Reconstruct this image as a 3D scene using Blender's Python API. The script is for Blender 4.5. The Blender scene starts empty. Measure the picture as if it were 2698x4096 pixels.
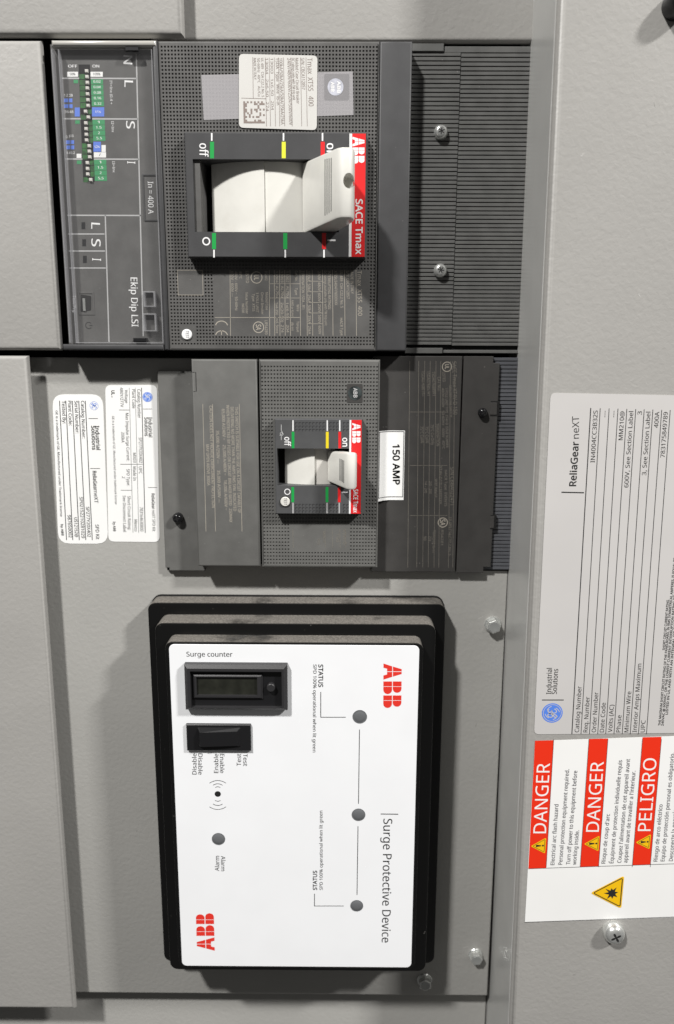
import bpy, math, random
from mathutils import Vector, Matrix
random.seed(7)
S = bpy.context.scene
C = S.collection
# ------------------------------------------------------------------ camera
# place coordinates in mm: u right, v up, w out of the panel towards the viewer
F, CX, CY = 3000.0, 1349.0, 2048.0
TH, PS, RO = math.atan(0.194), math.radians(-0.3), 0.0035
fwd = Vector((math.sin(PS)*math.cos(TH), -math.sin(TH), -math.cos(PS)*math.cos(TH)))
r0 = Vector((math.cos(PS), 0, math.sin(PS)))
u0 = r0.cross(fwd)
rgt = r0*math.cos(RO) + u0*math.sin(RO)
upv = u0*math.cos(RO) - r0*math.sin(RO)
CAM = -fwd*389.0

def W(p):
    return Vector((p[0], -p[2], p[1]))*0.001

cam = bpy.data.cameras.new('camera')
co = bpy.data.objects.new('camera', cam)
C.objects.link(co)
cam.sensor_fit = 'VERTICAL'
cam.sensor_height = 36.0
cam.sensor_width = 36.0
cam.lens = F/4096*36.0
cam.clip_start = 0.01
cam.clip_end = 50
cam.dof.use_dof = True
cam.dof.focus_distance = 0.355
cam.dof.aperture_fstop = 9.0
M = Matrix.Identity(4)
for i, a in enumerate((rgt, upv, -fwd)):
    b = Vector((a[0], -a[2], a[1]))
    for j in range(3):
        M[j][i] = b[j]
p = W(CAM)
for j in range(3):
    M[j][3] = p[j]
co.matrix_world = M
S.camera = co
# ------------------------------------------------------------------ light
wd = bpy.data.worlds.new('World')
S.world = wd
wd.use_nodes = True
wd.node_tree.nodes['Background'].inputs[0].default_value = (1.0, 0.98, 0.95, 1)
wd.node_tree.nodes['Background'].inputs[1].default_value = 0.085

def lamp(name, d, dist, size_x, size_y, power, col):
    l = bpy.data.lights.new(name, 'AREA')
    l.shape = 'RECTANGLE'
    l.size, l.size_y = size_x, size_y
    l.energy = power
    l.color = col
    o = bpy.data.objects.new(name, l)
    C.objects.link(o)
    t = Vector((0, 0, 20.0))
    pos = t + Vector(d).normalized()*dist
    o.location = W(pos)
    dr = W(t) - o.location
    o.rotation_euler = dr.to_track_quat('-Z', 'Y').to_euler()
    return o

lamp('ceiling_lamp_left', (-0.68, 1.35, 1.0), 2700, 0.18, 0.13, 92, (1.0, 0.982, 0.955))
lamp('ceiling_lamp_right', (1.38, 1.35, 1.0), 2700, 0.24, 0.15, 70, (1.0, 0.982, 0.955))
S.view_settings.view_transform = 'Standard'
S.view_settings.look = 'None'
S.view_settings.exposure = 0.0
S.view_settings.gamma = 1.0
S.view_settings.use_curve_mapping = False
S.cycles.max_bounces = 8
S.cycles.transparent_max_bounces = 16

# ------------------------------------------------------------------ measuring
def at(px, py, w):
    d = fwd*F + rgt*(px-CX) - upv*(py-CY)
    k = (w-CAM[2])/d[2]
    q = CAM + d*k
    return (q[0], q[1])

def R(x0, y0, x1, y1, w):
    a, b, c, d = at(x0, y0, w), at(x1, y0, w), at(x1, y1, w), at(x0, y1, w)
    return ((a[0]+d[0])/2, (c[1]+d[1])/2, (b[0]+c[0])/2, (a[1]+b[1])/2)   # u0 v0 u1 v1

def Q(pts, w):
    return [at(x, y, w) for x, y in pts]

# ------------------------------------------------------------------ materials
MATS = {}
def mat(name, col, rough=0.5, metal=0.0, bump=0.0, bscale=600.0, var=0.0, vscale=60.0, spec=0.5, coat=0.0, speck=0.0, dust=None, alpha=None, det=3.0, grime=0.0):
    m = bpy.data.materials.new(name)
    m.use_nodes = True
    nt = m.node_tree
    N, L = nt.nodes, nt.links
    b = N['Principled BSDF']
    b.inputs['Base Color'].default_value = (*col, 1)
    b.inputs['Roughness'].default_value = rough
    b.inputs['Metallic'].default_value = metal
    b.inputs['Specular IOR Level'].default_value = spec
    b.inputs['Coat Weight'].default_value = coat
    tc = N.new('ShaderNodeTexCoord')
    geo = N.new('ShaderNodeNewGeometry')
    P = geo.outputs['Position']
    cur = None
    def mix(fac, a, c2):
        x = N.new('ShaderNodeMix'); x.data_type = 'RGBA'
        if isinstance(fac, float): x.inputs[0].default_value = fac
        else: L.new(fac, x.inputs[0])
        for s, v in ((6, a), (7, c2)):
            if hasattr(v, 'links'): L.new(v, x.inputs[s])
            else: x.inputs[s].default_value = (*v, 1)
        return x.outputs[2]
    def noise(sc, d=2.0, rg=0.5):
        n = N.new('ShaderNodeTexNoise'); n.inputs['Scale'].default_value = sc; n.inputs['Detail'].default_value = d
        n.inputs['Roughness'].default_value = rg
        L.new(P, n.inputs['Vector']); return n.outputs['Fac']
    def ramp(v, a, b2):
        r = N.new('ShaderNodeMapRange'); r.inputs[1].default_value = a; r.inputs[2].default_value = b2
        L.new(v, r.inputs[0]); return r.outputs[0]
    cur = col
    if var:
        lo = tuple(c*(1-var) for c in col); hi = tuple(min(1, c*(1+var)) for c in col)
        cur = mix(ramp(noise(vscale, 4.0), 0.35, 0.65), lo, hi)
    if grime:
        g1 = ramp(noise(140, 5.0, 0.6), 0.56, 0.74)
        gm = N.new('ShaderNodeMath'); gm.operation = 'MULTIPLY'; L.new(g1, gm.inputs[0]); gm.inputs[1].default_value = grime
        cur = mix(gm.outputs[0], cur, (0.30, 0.24, 0.17))
    if dust:
        # grey-brown dust lying on ledges that face up
        sx = N.new('ShaderNodeSeparateXYZ'); L.new(geo.outputs['True Normal'], sx.inputs[0])
        up = ramp(sx.outputs[2], 0.25, 0.8)
        bare = ramp(noise(30, 4.0, 0.6), 0.30, 0.46)
        mu = N.new('ShaderNodeMath'); mu.operation = 'MULTIPLY'; L.new(up, mu.inputs[0]); L.new(bare, mu.inputs[1])
        grain = mix(ramp(noise(1500, 2.0), 0.35, 0.7), tuple(c*0.55 for c in dust), tuple(c*1.25 for c in dust))
        cur = mix(mu.outputs[0], cur, grain)
        rm = N.new('ShaderNodeMapRange'); rm.inputs[3].default_value = rough; rm.inputs[4].default_value = 0.95
        L.new(mu.outputs[0], rm.inputs[0]); L.new(rm.outputs[0], b.inputs['Roughness'])
    if speck:
        v = N.new('ShaderNodeTexVoronoi'); v.inputs['Scale'].default_value = 330; L.new(P, v.inputs['Vector'])
        r = N.new('ShaderNodeMapRange'); r.inputs[1].default_value = 0.10; r.inputs[2].default_value = 0.03
        L.new(v.outputs['Distance'], r.inputs[0])
        sp = ramp(noise(160, 1.0), 0.60, 0.66)
        mu = N.new('ShaderNodeMath'); mu.operation = 'MULTIPLY'; L.new(r.outputs[0], mu.inputs[0]); L.new(sp, mu.inputs[1])
        m2 = N.new('ShaderNodeMath'); m2.operation = 'MULTIPLY'; L.new(mu.outputs[0], m2.inputs[0]); m2.inputs[1].default_value = speck
        cur = mix(m2.outputs[0], cur, (0.55, 0.53, 0.50))
    if hasattr(cur, 'links'):
        L.new(cur, b.inputs['Base Color'])
    if bump and speck and not dust and rough == 0.5 and bscale < 600:
        # handled paint: patches of slightly different sheen
        rm = N.new('ShaderNodeMapRange'); rm.inputs[1].default_value = 0.35; rm.inputs[2].default_value = 0.65; rm.inputs[3].default_value = 0.40; rm.inputs[4].default_value = 0.62
        L.new(noise(14, 5.0, 0.6), rm.inputs[0]); L.new(rm.outputs[0], b.inputs['Roughness'])
    if bump:
        n = N.new('ShaderNodeTexNoise'); n.inputs['Scale'].default_value = bscale; n.inputs['Detail'].default_value = det
        n.inputs['Roughness'].default_value = 0.45; n.inputs['Distortion'].default_value = 0.4
        L.new(P, n.inputs['Vector'])
        bp = N.new('ShaderNodeBump'); bp.inputs['Strength'].default_value = bump; bp.inputs['Distance'].default_value = 0.0004
        L.new(n.outputs['Fac'], bp.inputs['Height']); L.new(bp.outputs[0], b.inputs['Normal'])
    if alpha is not None:
        b.inputs['Alpha'].default_value = alpha
    MATS[name] = m
    return m

mat('paint', (0.338, 0.330, 0.314), 0.5, spec=0.32, bump=0.38, bscale=430, var=0.03, vscale=18, speck=0.10)
mat('plate', (0.355, 0.350, 0.332), 0.5, spec=0.32, bump=0.38, bscale=430, var=0.03, vscale=18, speck=0.10)
mat('paint_lit', (0.45, 0.45, 0.435), 0.28, spec=0.8, bump=0.12, bscale=500, var=0.05, vscale=30)  # frame paint again, colour raised to stand in for light reflected off the plate
mat('dark', (0.098, 0.096, 0.093), 0.5, spec=0.3, bump=0.12, bscale=2500, var=0.10, vscale=120, speck=0.35)
mat('mid', (0.130, 0.129, 0.123), 0.5, spec=0.3, bump=0.12, bscale=2500, var=0.08, vscale=120, speck=0.35)
mat('side', (0.050, 0.048, 0.046), 0.5, spec=0.3, bump=0.12, bscale=2500, var=0.08, vscale=120, speck=0.35)
mat('bezel', (0.058, 0.058, 0.060), 0.5, spec=0.3, bump=0.08, bscale=2500, var=0.06, vscale=140, speck=0.2)
mat('bezelgrey', (0.078, 0.079, 0.081), 0.5, spec=0.3, bump=0.08, bscale=2500, var=0.06, vscale=140, speck=0.2)
mat('rib', (0.12, 0.12, 0.116), 0.5, spec=0.3, var=0.10, vscale=150, speck=0.4)
mat('ribblue', (0.085, 0.088, 0.098), 0.4, var=0.10, vscale=150, speck=0.4)
mat('black', (0.004, 0.004, 0.004), 0.28, speck=0.6, dust=(0.145, 0.133, 0.118))
mat('blackp', (0.010, 0.010, 0.011), 0.33, speck=0.3)
mat('charcoal', (0.024, 0.0235, 0.025), 0.45, bump=0.1, bscale=2500, speck=0.9)
mat('void', (0.004, 0.004, 0.004), 0.9)
mat('lcd', (0.020, 0.021, 0.016), 0.3, var=0.3, vscale=150, speck=0.6)
mat('white', (0.85, 0.86, 0.88), 0.32, var=0.012, vscale=40)
mat('sticker', (0.84, 0.84, 0.83), 0.4, var=0.012, vscale=40)
mat('silver', (0.545, 0.53, 0.52), 0.38, var=0.02, vscale=30)
mat('cream', (0.70, 0.69, 0.645), 0.28, var=0.03, vscale=90, grime=0.07)
mat('creamgrey', (0.62, 0.60, 0.56), 0.4, var=0.04, vscale=90)
mat('red', (0.70, 0.020, 0.022), 0.38)
mat('logored', (0.74, 0.035, 0.022), 0.45)
mat('danger', (0.78, 0.030, 0.008), 0.4)
mat('green', (0.012, 0.33, 0.065), 0.4)
mat('labelgreen', (0.03, 0.27, 0.10), 0.5)
mat('pcb', (0.012, 0.10, 0.015), 0.5, var=0.5, vscale=500)
mat('yellow', (0.78, 0.62, 0.02), 0.4)
mat('amber', (0.85, 0.50, 0.005), 0.4)
mat('lime', (0.72, 0.74, 0.05), 0.4)
mat('blue', (0.10, 0.20, 0.68), 0.45)
mat('geblue', (0.09, 0.22, 0.72), 0.45)
mat('pwhite', (0.82, 0.82, 0.82), 0.45)
mat('pgrey', (0.45, 0.45, 0.45), 0.5)
mat('ptan', (0.36, 0.33, 0.28), 0.5)
mat('pfaint', (0.19, 0.175, 0.15), 0.5)
mat('ink', (0.018, 0.018, 0.018), 0.5)
mat('inkgrey', (0.11, 0.11, 0.12), 0.5)
mat('brownink', (0.23, 0.185, 0.165), 0.5)
mat('labelwhite', (0.60, 0.59, 0.565), 0.38, var=0.02, vscale=30)
mat('led', (0.13, 0.135, 0.142), 0.15)
mat('zinc', (0.74, 0.75, 0.73), 0.24, metal=0.75, var=0.10, vscale=300)
mat('zincdark', (0.42, 0.43, 0.42), 0.4, metal=0.5)
mat('blackscrew', (0.006, 0.006, 0.007), 0.18, spec=0.6)
mat('holo', (0.56, 0.57, 0.64), 0.25, metal=0.1, var=0.3, vscale=220)
mat('holodark', (0.10, 0.12, 0.12), 0.2, metal=0.7, var=0.7, vscale=250)
mat('bar', (0.42, 0.41, 0.38), 0.22, metal=0.0, coat=0.5)
mat('film', (0.62, 0.60, 0.62), 0.4, alpha=0.34)

def glass_mat(name, tint, refl, rough, milk):
    m = bpy.data.materials.new(name); m.use_nodes = True
    nt = m.node_tree; N, L = nt.nodes, nt.links
    N.remove(N['Principled BSDF'])
    t = N.new('ShaderNodeBsdfTransparent'); t.inputs[0].default_value = (*tint, 1)
    g = N.new('ShaderNodeBsdfGlossy'); g.inputs['Roughness'].default_value = rough
    d = N.new('ShaderNodeBsdfDiffuse'); d.inputs[0].default_value = (0.7, 0.7, 0.72, 1)
    a = N.new('ShaderNodeMixShader'); a.inputs[0].default_value = refl; L.new(t.outputs[0], a.inputs[1]); L.new(g.outputs[0], a.inputs[2])
    b = N.new('ShaderNodeMixShader'); b.inputs[0].default_value = milk; L.new(a.outputs[0], b.inputs[1]); L.new(d.outputs[0], b.inputs[2])
    L.new(b.outputs[0], N['Material Output'].inputs[0])
    MATS[name] = m
glass_mat('clear', (0.98, 0.98, 0.98), 0.03, 0.10, 0.02)
glass_mat('clearedge', (0.85, 0.85, 0.86), 0.12, 0.12, 0.22)

# ------------------------------------------------------------------ mesh tools
class MB:
    def __init__(s):
        s.v = []; s.f = []
    def add(s, vs, fs):
        o = len(s.v)
        s.v += [tuple(x) for x in vs]
        s.f += [tuple(i+o for i in f) for f in fs]
    def build(s, name, m, parent=None, smooth=False, kind=None):
        me = bpy.data.meshes.new(name)
        og = Vector(parent['_o']) if parent is not None else Vector((0, 0, 0))
        me.from_pydata([W(Vector(x)-og) for x in s.v], [], s.f)
        me.materials.append(MATS[m])
        # outward normals
        import bmesh
        bm = bmesh.new(); bm.from_mesh(me)
        if smooth:
            bmesh.ops.remove_doubles(bm, verts=bm.verts, dist=1e-7)
        bm.to_mesh(me); bm.free()
        if smooth:
            for pl in me.polygons: pl.use_smooth = True
            try: me.set_sharp_from_angle(angle=math.radians(42))
            except Exception: pass
        o = bpy.data.objects.new(name, me)
        C.objects.link(o)
        if parent is not None:
            o.parent = parent
            o['_o'] = parent['_o']
        if kind: o['kind'] = kind
        return o

def thing(name, label, cat, o, group=None):
    e = bpy.data.objects.new(name, None)
    e.empty_display_size = 0.01
    C.objects.link(e)
    e.location = W(o)
    e['_o'] = [float(x) for x in o]
    e['label'] = label; e['category'] = cat
    if group: e['group'] = group
    return e

def single(o, label, cat, kind=None):
    o['label'] = label; o['category'] = cat
    if kind: o['kind'] = kind
    return o

def area(p):
    return sum(p[i][0]*p[(i+1) % len(p)][1]-p[(i+1) % len(p)][0]*p[i][1] for i in range(len(p)))/2

def ccw(p):
    return list(p) if area(p) > 0 else list(p)[::-1]

def inset(p, d):
    n = len(p); out = []
    for i in range(n):
        a, b, c = Vector(p[i-1]), Vector(p[i]), Vector(p[(i+1) % n])
        e1, e2 = (b-a), (c-b)
        if e1.length < 1e-9 or e2.length < 1e-9:
            out.append(tuple(b)); continue
        e1.normalize(); e2.normalize()
        n1, n2 = Vector((-e1[1], e1[0])), Vector((-e2[1], e2[0]))
        m = (n1+n2)
        k = 1+n1.dot(n2)
        k = max(k, 0.3)
        out.append(tuple(b+m*(d/k)))
    return out

def rrect(r, rad=0.0, n=5):
    a, b, c, d = r
    if rad <= 0: return [(a, b), (c, b), (c, d), (a, d)]
    pts = []
    for cx, cy, s in ((c-rad, b+rad, -90), (c-rad, d-rad, 0), (a+rad, d-rad, 90), (a+rad, b+rad, 180)):
        for i in range(n+1):
            t = math.radians(s+90*i/n)
            pts.append((cx+rad*math.cos(t), cy+rad*math.sin(t)))
    return pts

def rquad(p, rad, n=4):
    p = ccw(p); out = []
    for i in range(len(p)):
        a, b, c = Vector(p[i-1]), Vector(p[i]), Vector(p[(i+1) % len(p)])
        d1, d2 = (a-b).normalized(), (c-b).normalized()
        s, e = b+d1*rad, b+d2*rad
        for j in range(n+1):
            t = j/n
            out.append(tuple(s*(1-t)**2+b*2*t*(1-t)+e*t*t))
    return out

def slab(mb, poly, w0, w1, bev=0.0, seg=3, back=False):
    poly = ccw(poly); n = len(poly)
    rings = [(poly, w0)]
    if bev > 0:
        for i in range(seg+1):
            t = math.pi/2*i/seg
            rings.append((inset(poly, bev*(1-math.cos(t))), w1-bev+bev*math.sin(t)))
    else:
        rings.append((poly, w1))
    vs = []; fs = []
    for pl, w in rings:
        vs += [(x, y, w) for x, y in pl]
    for k in range(len(rings)-1):
        for i in range(n):
            j = (i+1) % n
            fs.append((k*n+i, k*n+j, (k+1)*n+j, (k+1)*n+i))
    t = (len(rings)-1)*n
    fs.append(tuple(t+i for i in range(n)))
    if back: fs.append(tuple(reversed(range(n))))
    mb.add(vs, fs)

def box(mb, r, w0, w1, bev=0.0, seg=3, rad=0.0):
    slab(mb, rrect(r, rad), w0, w1, bev, seg, back=True)

def flat(mb, poly, w):
    poly = ccw(poly)
    mb.add([(x, y, w) for x, y in poly], [tuple(range(len(poly)))])

def ring_slab(mb, o, i, w0, w1, wi=None, bev=0.0):
    """rectangular frame o (outer) with rectangular opening i; wi = depth of opening walls"""
    if wi is None: wi = w0
    ob = o; ot = (o[0]+bev, o[1]+bev, o[2]-bev, o[3]-bev)
    c = lambda r, w: [(r[0], r[1], w), (r[2], r[1], w), (r[2], r[3], w), (r[0], r[3], w)]
    vs = c(ob, w0)+c(ob, w1-bev)+c(ot, w1)+c(i, w1)+c(i, wi)
    fs = []
    for k in range(4):
        for a in range(4):
            b = (a+1) % 4
            fs.append((k*4+a, k*4+b, (k+1)*4+b, (k+1)*4+a))
    mb.add(vs, fs)

def circ(cx, cy, r, n=24, ry=None, a0=0):
    ry = ry or r
    return [(cx+r*math.cos(a0+2*math.pi*i/n), cy+ry*math.sin(a0+2*math.pi*i/n)) for i in range(n)]

def lathe(mb, cx, cy, prof, n=28):
    """prof: list of (radius, w) from outside bottom to top centre"""
    vs = []; fs = []
    for r, w in prof:
        vs += [(cx+r*math.cos(2*math.pi*i/n), cy+r*math.sin(2*math.pi*i/n), w) for i in range(n)]
    for k in range(len(prof)-1):
        for i in range(n):
            j = (i+1) % n
            fs.append((k*n+i, k*n+j, (k+1)*n+j, (k+1)*n+i))
    fs.append(tuple((len(prof)-1)*n+i for i in range(n)))
    mb.add(vs, fs)

def stroke(mb, pts, wd_, w, closed=False):
    n = len(pts)
    L_, R_ = [], []
    for i in range(n):
        if closed: a, c = Vector(pts[i-1]), Vector(pts[(i+1) % n])
        else: a, c = Vector(pts[max(i-1, 0)]), Vector(pts[min(i+1, n-1)])
        d = (c-a)
        if d.length < 1e-9: d = Vector((1, 0))
        d.normalize(); nn = Vector((-d[1], d[0]))*wd_/2
        b = Vector(pts[i])
        L_.append(b+nn); R_.append(b-nn)
    vs = [(q[0], q[1], w) for q in L_]+[(q[0], q[1], w) for q in R_]
    fs = []
    for i in range(n if closed else n-1):
        j = (i+1) % n
        fs.append((n+i, n+j, j, i))
    mb.add(vs, fs)

_tc = {}
FONT = None
try:
    FONT = bpy.data.fonts.load(bpy.utils.system_resource('DATAFILES', path='fonts')+'/NotoSansHebrew-Regular.woff2')   # Blender's own bundled typeface
except Exception:
    FONT = None
def glyphs(s):
    k = s
    if k in _tc: return _tc[k]
    cu = bpy.data.curves.new('t', 'FONT')
    cu.body = s; cu.size = 1.0; cu.resolution_u = 2; cu.fill_mode = 'FRONT'
    if FONT: cu.font = FONT
    o = bpy.data.objects.new('t', cu)
    me = o.to_mesh()
    vs = [(v.co.x, v.co.y) for v in me.vertices]; fs = [tuple(p.vertices) for p in me.polygons]
    o.to_mesh_clear()
    bpy.data.objects.remove(o); bpy.data.curves.remove(cu)
    _tc[k] = (vs, fs)
    return _tc[k]

CAPH = max(v[1] for v in glyphs('H')[0])
def text(mb, s, x0, y0, x1, y1, cap, w, bold=0.0):
    """baseline from pixel (x0,y0) to (x1,y1), capital height in pixels, on the plane w"""
    vs, fs = glyphs(s)
    if not vs: return
    mn = min(v[0] for v in vs); mx = max(v[0] for v in vs)
    a, b = Vector(at(x0, y0, w)), Vector(at(x1, y1, w))
    d = b-a; ln = d.length; d.normalize(); n = Vector((-d[1], d[0]))
    mm = (Vector(at(x0+100, y0, w))-a).length/100.0
    sx = ln/(mx-mn); sy = cap*mm/CAPH
    # heavier weights: the outline is laid down again with tiny shifts
    sh = [(0, 0)] if bold <= 0 else ([(-bold, 0), (bold, 0)] if bold < 0.015 else [(0, 0), (-bold, 0), (bold, 0), (0, bold), (0, -bold)])
    for i, (ox, oy) in enumerate(sh):
        mb.add([(*(a+d*((x+ox-mn)*sx)+n*((y+oy)*sy)), w+i*0.004) for x, y in vs], fs)

def pline(mb, x0, y0, x1, y1, wpx, w):
    a, b = at(x0, y0, w), at(x1, y1, w)
    stroke(mb, [a, b], wpx*0.118, w)

def prect(mb, x0, y0, x1, y1, w):
    flat(mb, Q([(x0, y0), (x1, y0), (x1, y1), (x0, y1)], w), w)

def abb(mb, p0, d, n, w):
    """three solid block letters split by a fine cross; p0 base point, d = full reading vector, n = full up vector"""
    p0, d, n = Vector(p0), Vector(d), Vector(n)
    g = 0.018
    def put(poly, ox, sc):
        flat(mb, [tuple(p0+d*(ox+x*sc)+n*y) for x, y in poly], w)
    lo, hi = 0.5-g*1.2, 0.5+g*1.2
    A = [[(0, 0), (.25, 0), (.31, .2), (.48-g, .2), (.48-g, lo), (.165, lo)],
         [(.18, hi), (.48-g, hi), (.48-g, 1), (.335, 1)]]
    for pl in A:
        put(pl, 0, 0.375)
        put([(.96-x, y) for x, y in pl], 0, 0.375)
    def bowl(x0_, xr, y0_, y1_, rr, n_=8):
        pts = [(x0_, y0_), (xr-rr*.8, y0_)]
        ym = (y0_+y1_)/2; ry = (y1_-y0_)/2
        for i in range(n_+1):
            t = -math.pi/2+math.pi*i/n_
            pts.append((xr-rr*.8+rr*.8*math.cos(t), ym+ry*math.sin(t)))
        pts.append((x0_, y1_))
        return pts
    for ox in (0.40, 0.715):
        for pl in ([(0, 0), (.40-g, 0), (.40-g, lo), (0, lo)], [(0, hi), (.40-g, hi), (.40-g, 1), (0, 1)],
                   bowl(.40+g, 1.0, 0, lo, .42), bowl(.40+g, .90, hi, 1, .40)):
            put(pl, ox, 0.285)

def hexhead(parent, px, py, rpx, w, washer=True, rot=0.2, name='hex_bolt'):
    cx, cy = at(px, py, w+3)
    r = rpx*0.12
    mb = MB()
    if washer:
        lathe(mb, cx, cy, [(r, w), (r, w+0.6), (r*.93, w+1.0), (r*.8, w+1.05)], 32)
    hx = circ(cx, cy, r*.84, 6, a0=rot)
    slab(mb, hx, w+0.9, w+4.6, 0.5, 3)
    o = mb.build(name, 'zinc', parent)
    d = MB(); lathe(d, cx, cy, [(r*.62, w+4.55), (r*.60, w+4.72), (r*.5, w+4.68), (r*.1, w+4.62)], 24)
    d.build('bolt_face', 'zincdark', o, smooth=True)
    return o

def panhead(parent, px, py, rpx, w, h, m='zinc', lobes=4, mm=0.115, name='screw', rot=0.4):
    cx, cy = at(px, py, w+h)
    r = rpx*mm
    mb = MB()
    prof = [(r, w)]
    for i in range(8):
        t = math.pi/2*i/7
        prof.append((r*(0.45+0.55*math.cos(t)), w+h*(0.25+0.75*math.sin(t))))
    lathe(mb, cx, cy, prof, 32)
    o = mb.build(name, m, parent, smooth=True)
    d = MB()
    pts = []
    n = lobes*8
    for i in range(n):
        t = 2*math.pi*i/n
        q = 0.30+0.20*math.cos(lobes*t)
        pts.append((cx+r*q*math.cos(t+rot), cy+r*q*math.sin(t+rot)))
    slab(d, pts, w+h*0.5, w+h*1.003)
    d.build('drive_recess', 'void', o)
    return o

# ------------------------------------------------------------------ depth levels (mm)
WP, WL, WF = 0.0, 10.0, 46.0
W5, W5B, W5R, W5T = 12.0, 18.0, 1.6, 9.0
W4, W4B, W4S, W4R, W4L = 11.5, 16.5, 4.0, 2.2, 3.4
T1, T2, T3 = 11.5, 24.0, 33.5
# ================================================================== SETTING
m = MB()
flat(m, [(-320, -420), (320, -420), (320, 420), (-320, 420)], -42)
o = m.build('cabinet_back', 'void')
o['kind'] = 'structure'; o['label'] = 'dark inside of the cabinet behind the covers'

def plate_obj(name, label, rect, w0, w1, bev, m_='paint', seg=4):
    o_ = thing(name, label, 'panel', ((rect[0]+rect[2])/2, rect[1], w0))
    mb = MB(); box(mb, rect, w0, w1, bev, seg)
    mb.build('sheet', m_, o_, smooth=True)
    return o_

uw = (at(2050, 2290, WP)[0]+at(1975, 3700, WP)[0])/2          # inner wall of the right frame
# mounting plate behind the surge protector and the small switch
vt = at(1000, 1432, WP)[1]; vb = at(1000, 3976, WP)[1]
r = (at(60, 2600, WP)[0], vb, uw-1.9, vt)
plate = plate_obj('mounting_plate', 'grey textured steel plate carrying the surge protector and three hex bolts', r, -3.0, WP, 0.8, 'plate')
# lower panel below the plate
r2 = (at(-300, 4000, -9)[0], at(1000, 4600, -9)[1], uw-0.3, vb+6)
plate_obj('lower_panel', 'light grey panel at the bottom edge, set back below the mounting plate', r2, -13, -9, 1.0, 'plate')
# upper panel
r3 = (at(600, 100, 3)[0], at(1400, 166, 3)[1], uw-0.3, at(1400, -700, 3)[1])
plate_obj('upper_panel', 'grey textured panel above the large breaker, between corner cover and right frame', r3, 0.0, 3.0, 2.0, 'paint')
# raised covers on the left
WC = 11.5
r4 = (at(-900, 100, WC)[0], at(400, 142, WC)[1], at(733, 60, WC)[0], at(400, -700, WC)[1])
plate_obj('corner_cover', 'raised light grey cover in the upper left corner above the trip unit', r4, WC-3.2, WC, 2.8)
r5 = (at(-900, 800, WL)[0], at(100, 1400, WL)[1], at(205, 780, WL)[0], at(100, 157, WL)[1])
plate_obj('filler_cover', 'raised light grey cover left of the large breaker', r5, WL-2.6, WL, 2.2)
r6 = (at(-900, 2600, WL)[0], at(100, 4036, WL)[1], at(206, 2730, WL)[0], at(100, 1423, WL)[1])
plate_obj('filler_cover', 'long raised light grey cover along the lower left edge beside the surge protector', r6, WL-2.6, WL, 2.2)
# right frame
ue = uw
frame = thing('cabinet_frame', 'wide light grey steel frame along the right side carrying the warning sticker', 'frame', (ue+60, -260, -20))
lean = lambda v: -0.007*(v+230)
m = MB(); slab(m, [(ue+lean(-460), -460), (ue+200, -460), (ue+200, 460), (ue+lean(460), 460)], -20, WF, 3.2, 5, back=True)
m.build('front_face', 'paint', frame, smooth=True)
m = MB(); slab(m, [(ue-.35+lean(-459), -459), (ue+4+lean(-459), -459), (ue+4+lean(459), 459), (ue-.35+lean(459), 459)], -20, WF-3.6, 0.2, 1, back=True)
m.build('inner_flange', 'paint_lit', frame)
panhead(frame, 2466, 3752, 47, WF, 5.5, 'zinc', 4, 0.118, rot=0.5)
panhead(frame, 2738, -14, 44, WF, 9, 'blackp', 4, 0.118)
# bolts on the plate
hexhead(plate, 1976, 2505, 38, WP, rot=0.35)
hexhead(plate, 1906, 3834, 36, WP, rot=0.1)
hexhead(plate, 1701, 3935, 38, WP, rot=0.55)

# rub marks and paint nicks
def marks(parent, pts, w_, m_, seed):
    rr = random.Random(seed)
    for x, y, ln, an in pts:
        mb = MB(); c_ = at(x, y, w_+.02)
        n_ = 7; dx, dy = math.cos(an), math.sin(an)
        for k in range(3):
            ox, oy = rr.uniform(-.5, .5), rr.uniform(-.4, .4)
            pl = [(c_[0]+ox+dx*ln*(i_/(n_-1)-.5)+rr.uniform(-.06, .06), c_[1]+oy+dy*ln*(i_/(n_-1)-.5)+rr.uniform(-.06, .06)) for i_ in range(n_)]
            stroke(mb, pl, rr.uniform(.06, .14), w_+.015+.003*k)
        mb.build('scratch', m_, parent, kind='stuff')
mat('rub', (0.52, 0.51, 0.49), 0.6)
mat('rubdark', (0.20, 0.19, 0.18), 0.6)
marks(plate, [(1925, 2470, 3.0, .5), (1865, 3790, 3.4, .3), (500, 2250, 1.6, 1.2), (330, 3420, 1.2, .4)], WP, 'rub', 5)
marks(plate, [(548, 3325, .8, .9), (1905, 2900, 1.4, 1.4)], WP, 'rubdark', 6)
marks(frame, [(2440, 3690, 3.6, .1), (2330, 620, 1.8, .9), (2560, 1180, 1.3, 2.2)], WF, 'rub', 8)
marks(frame, [(2300, 3900, 1.5, .3), (2620, 420, 1.2, 1.9)], WF, 'rubdark', 9)

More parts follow.
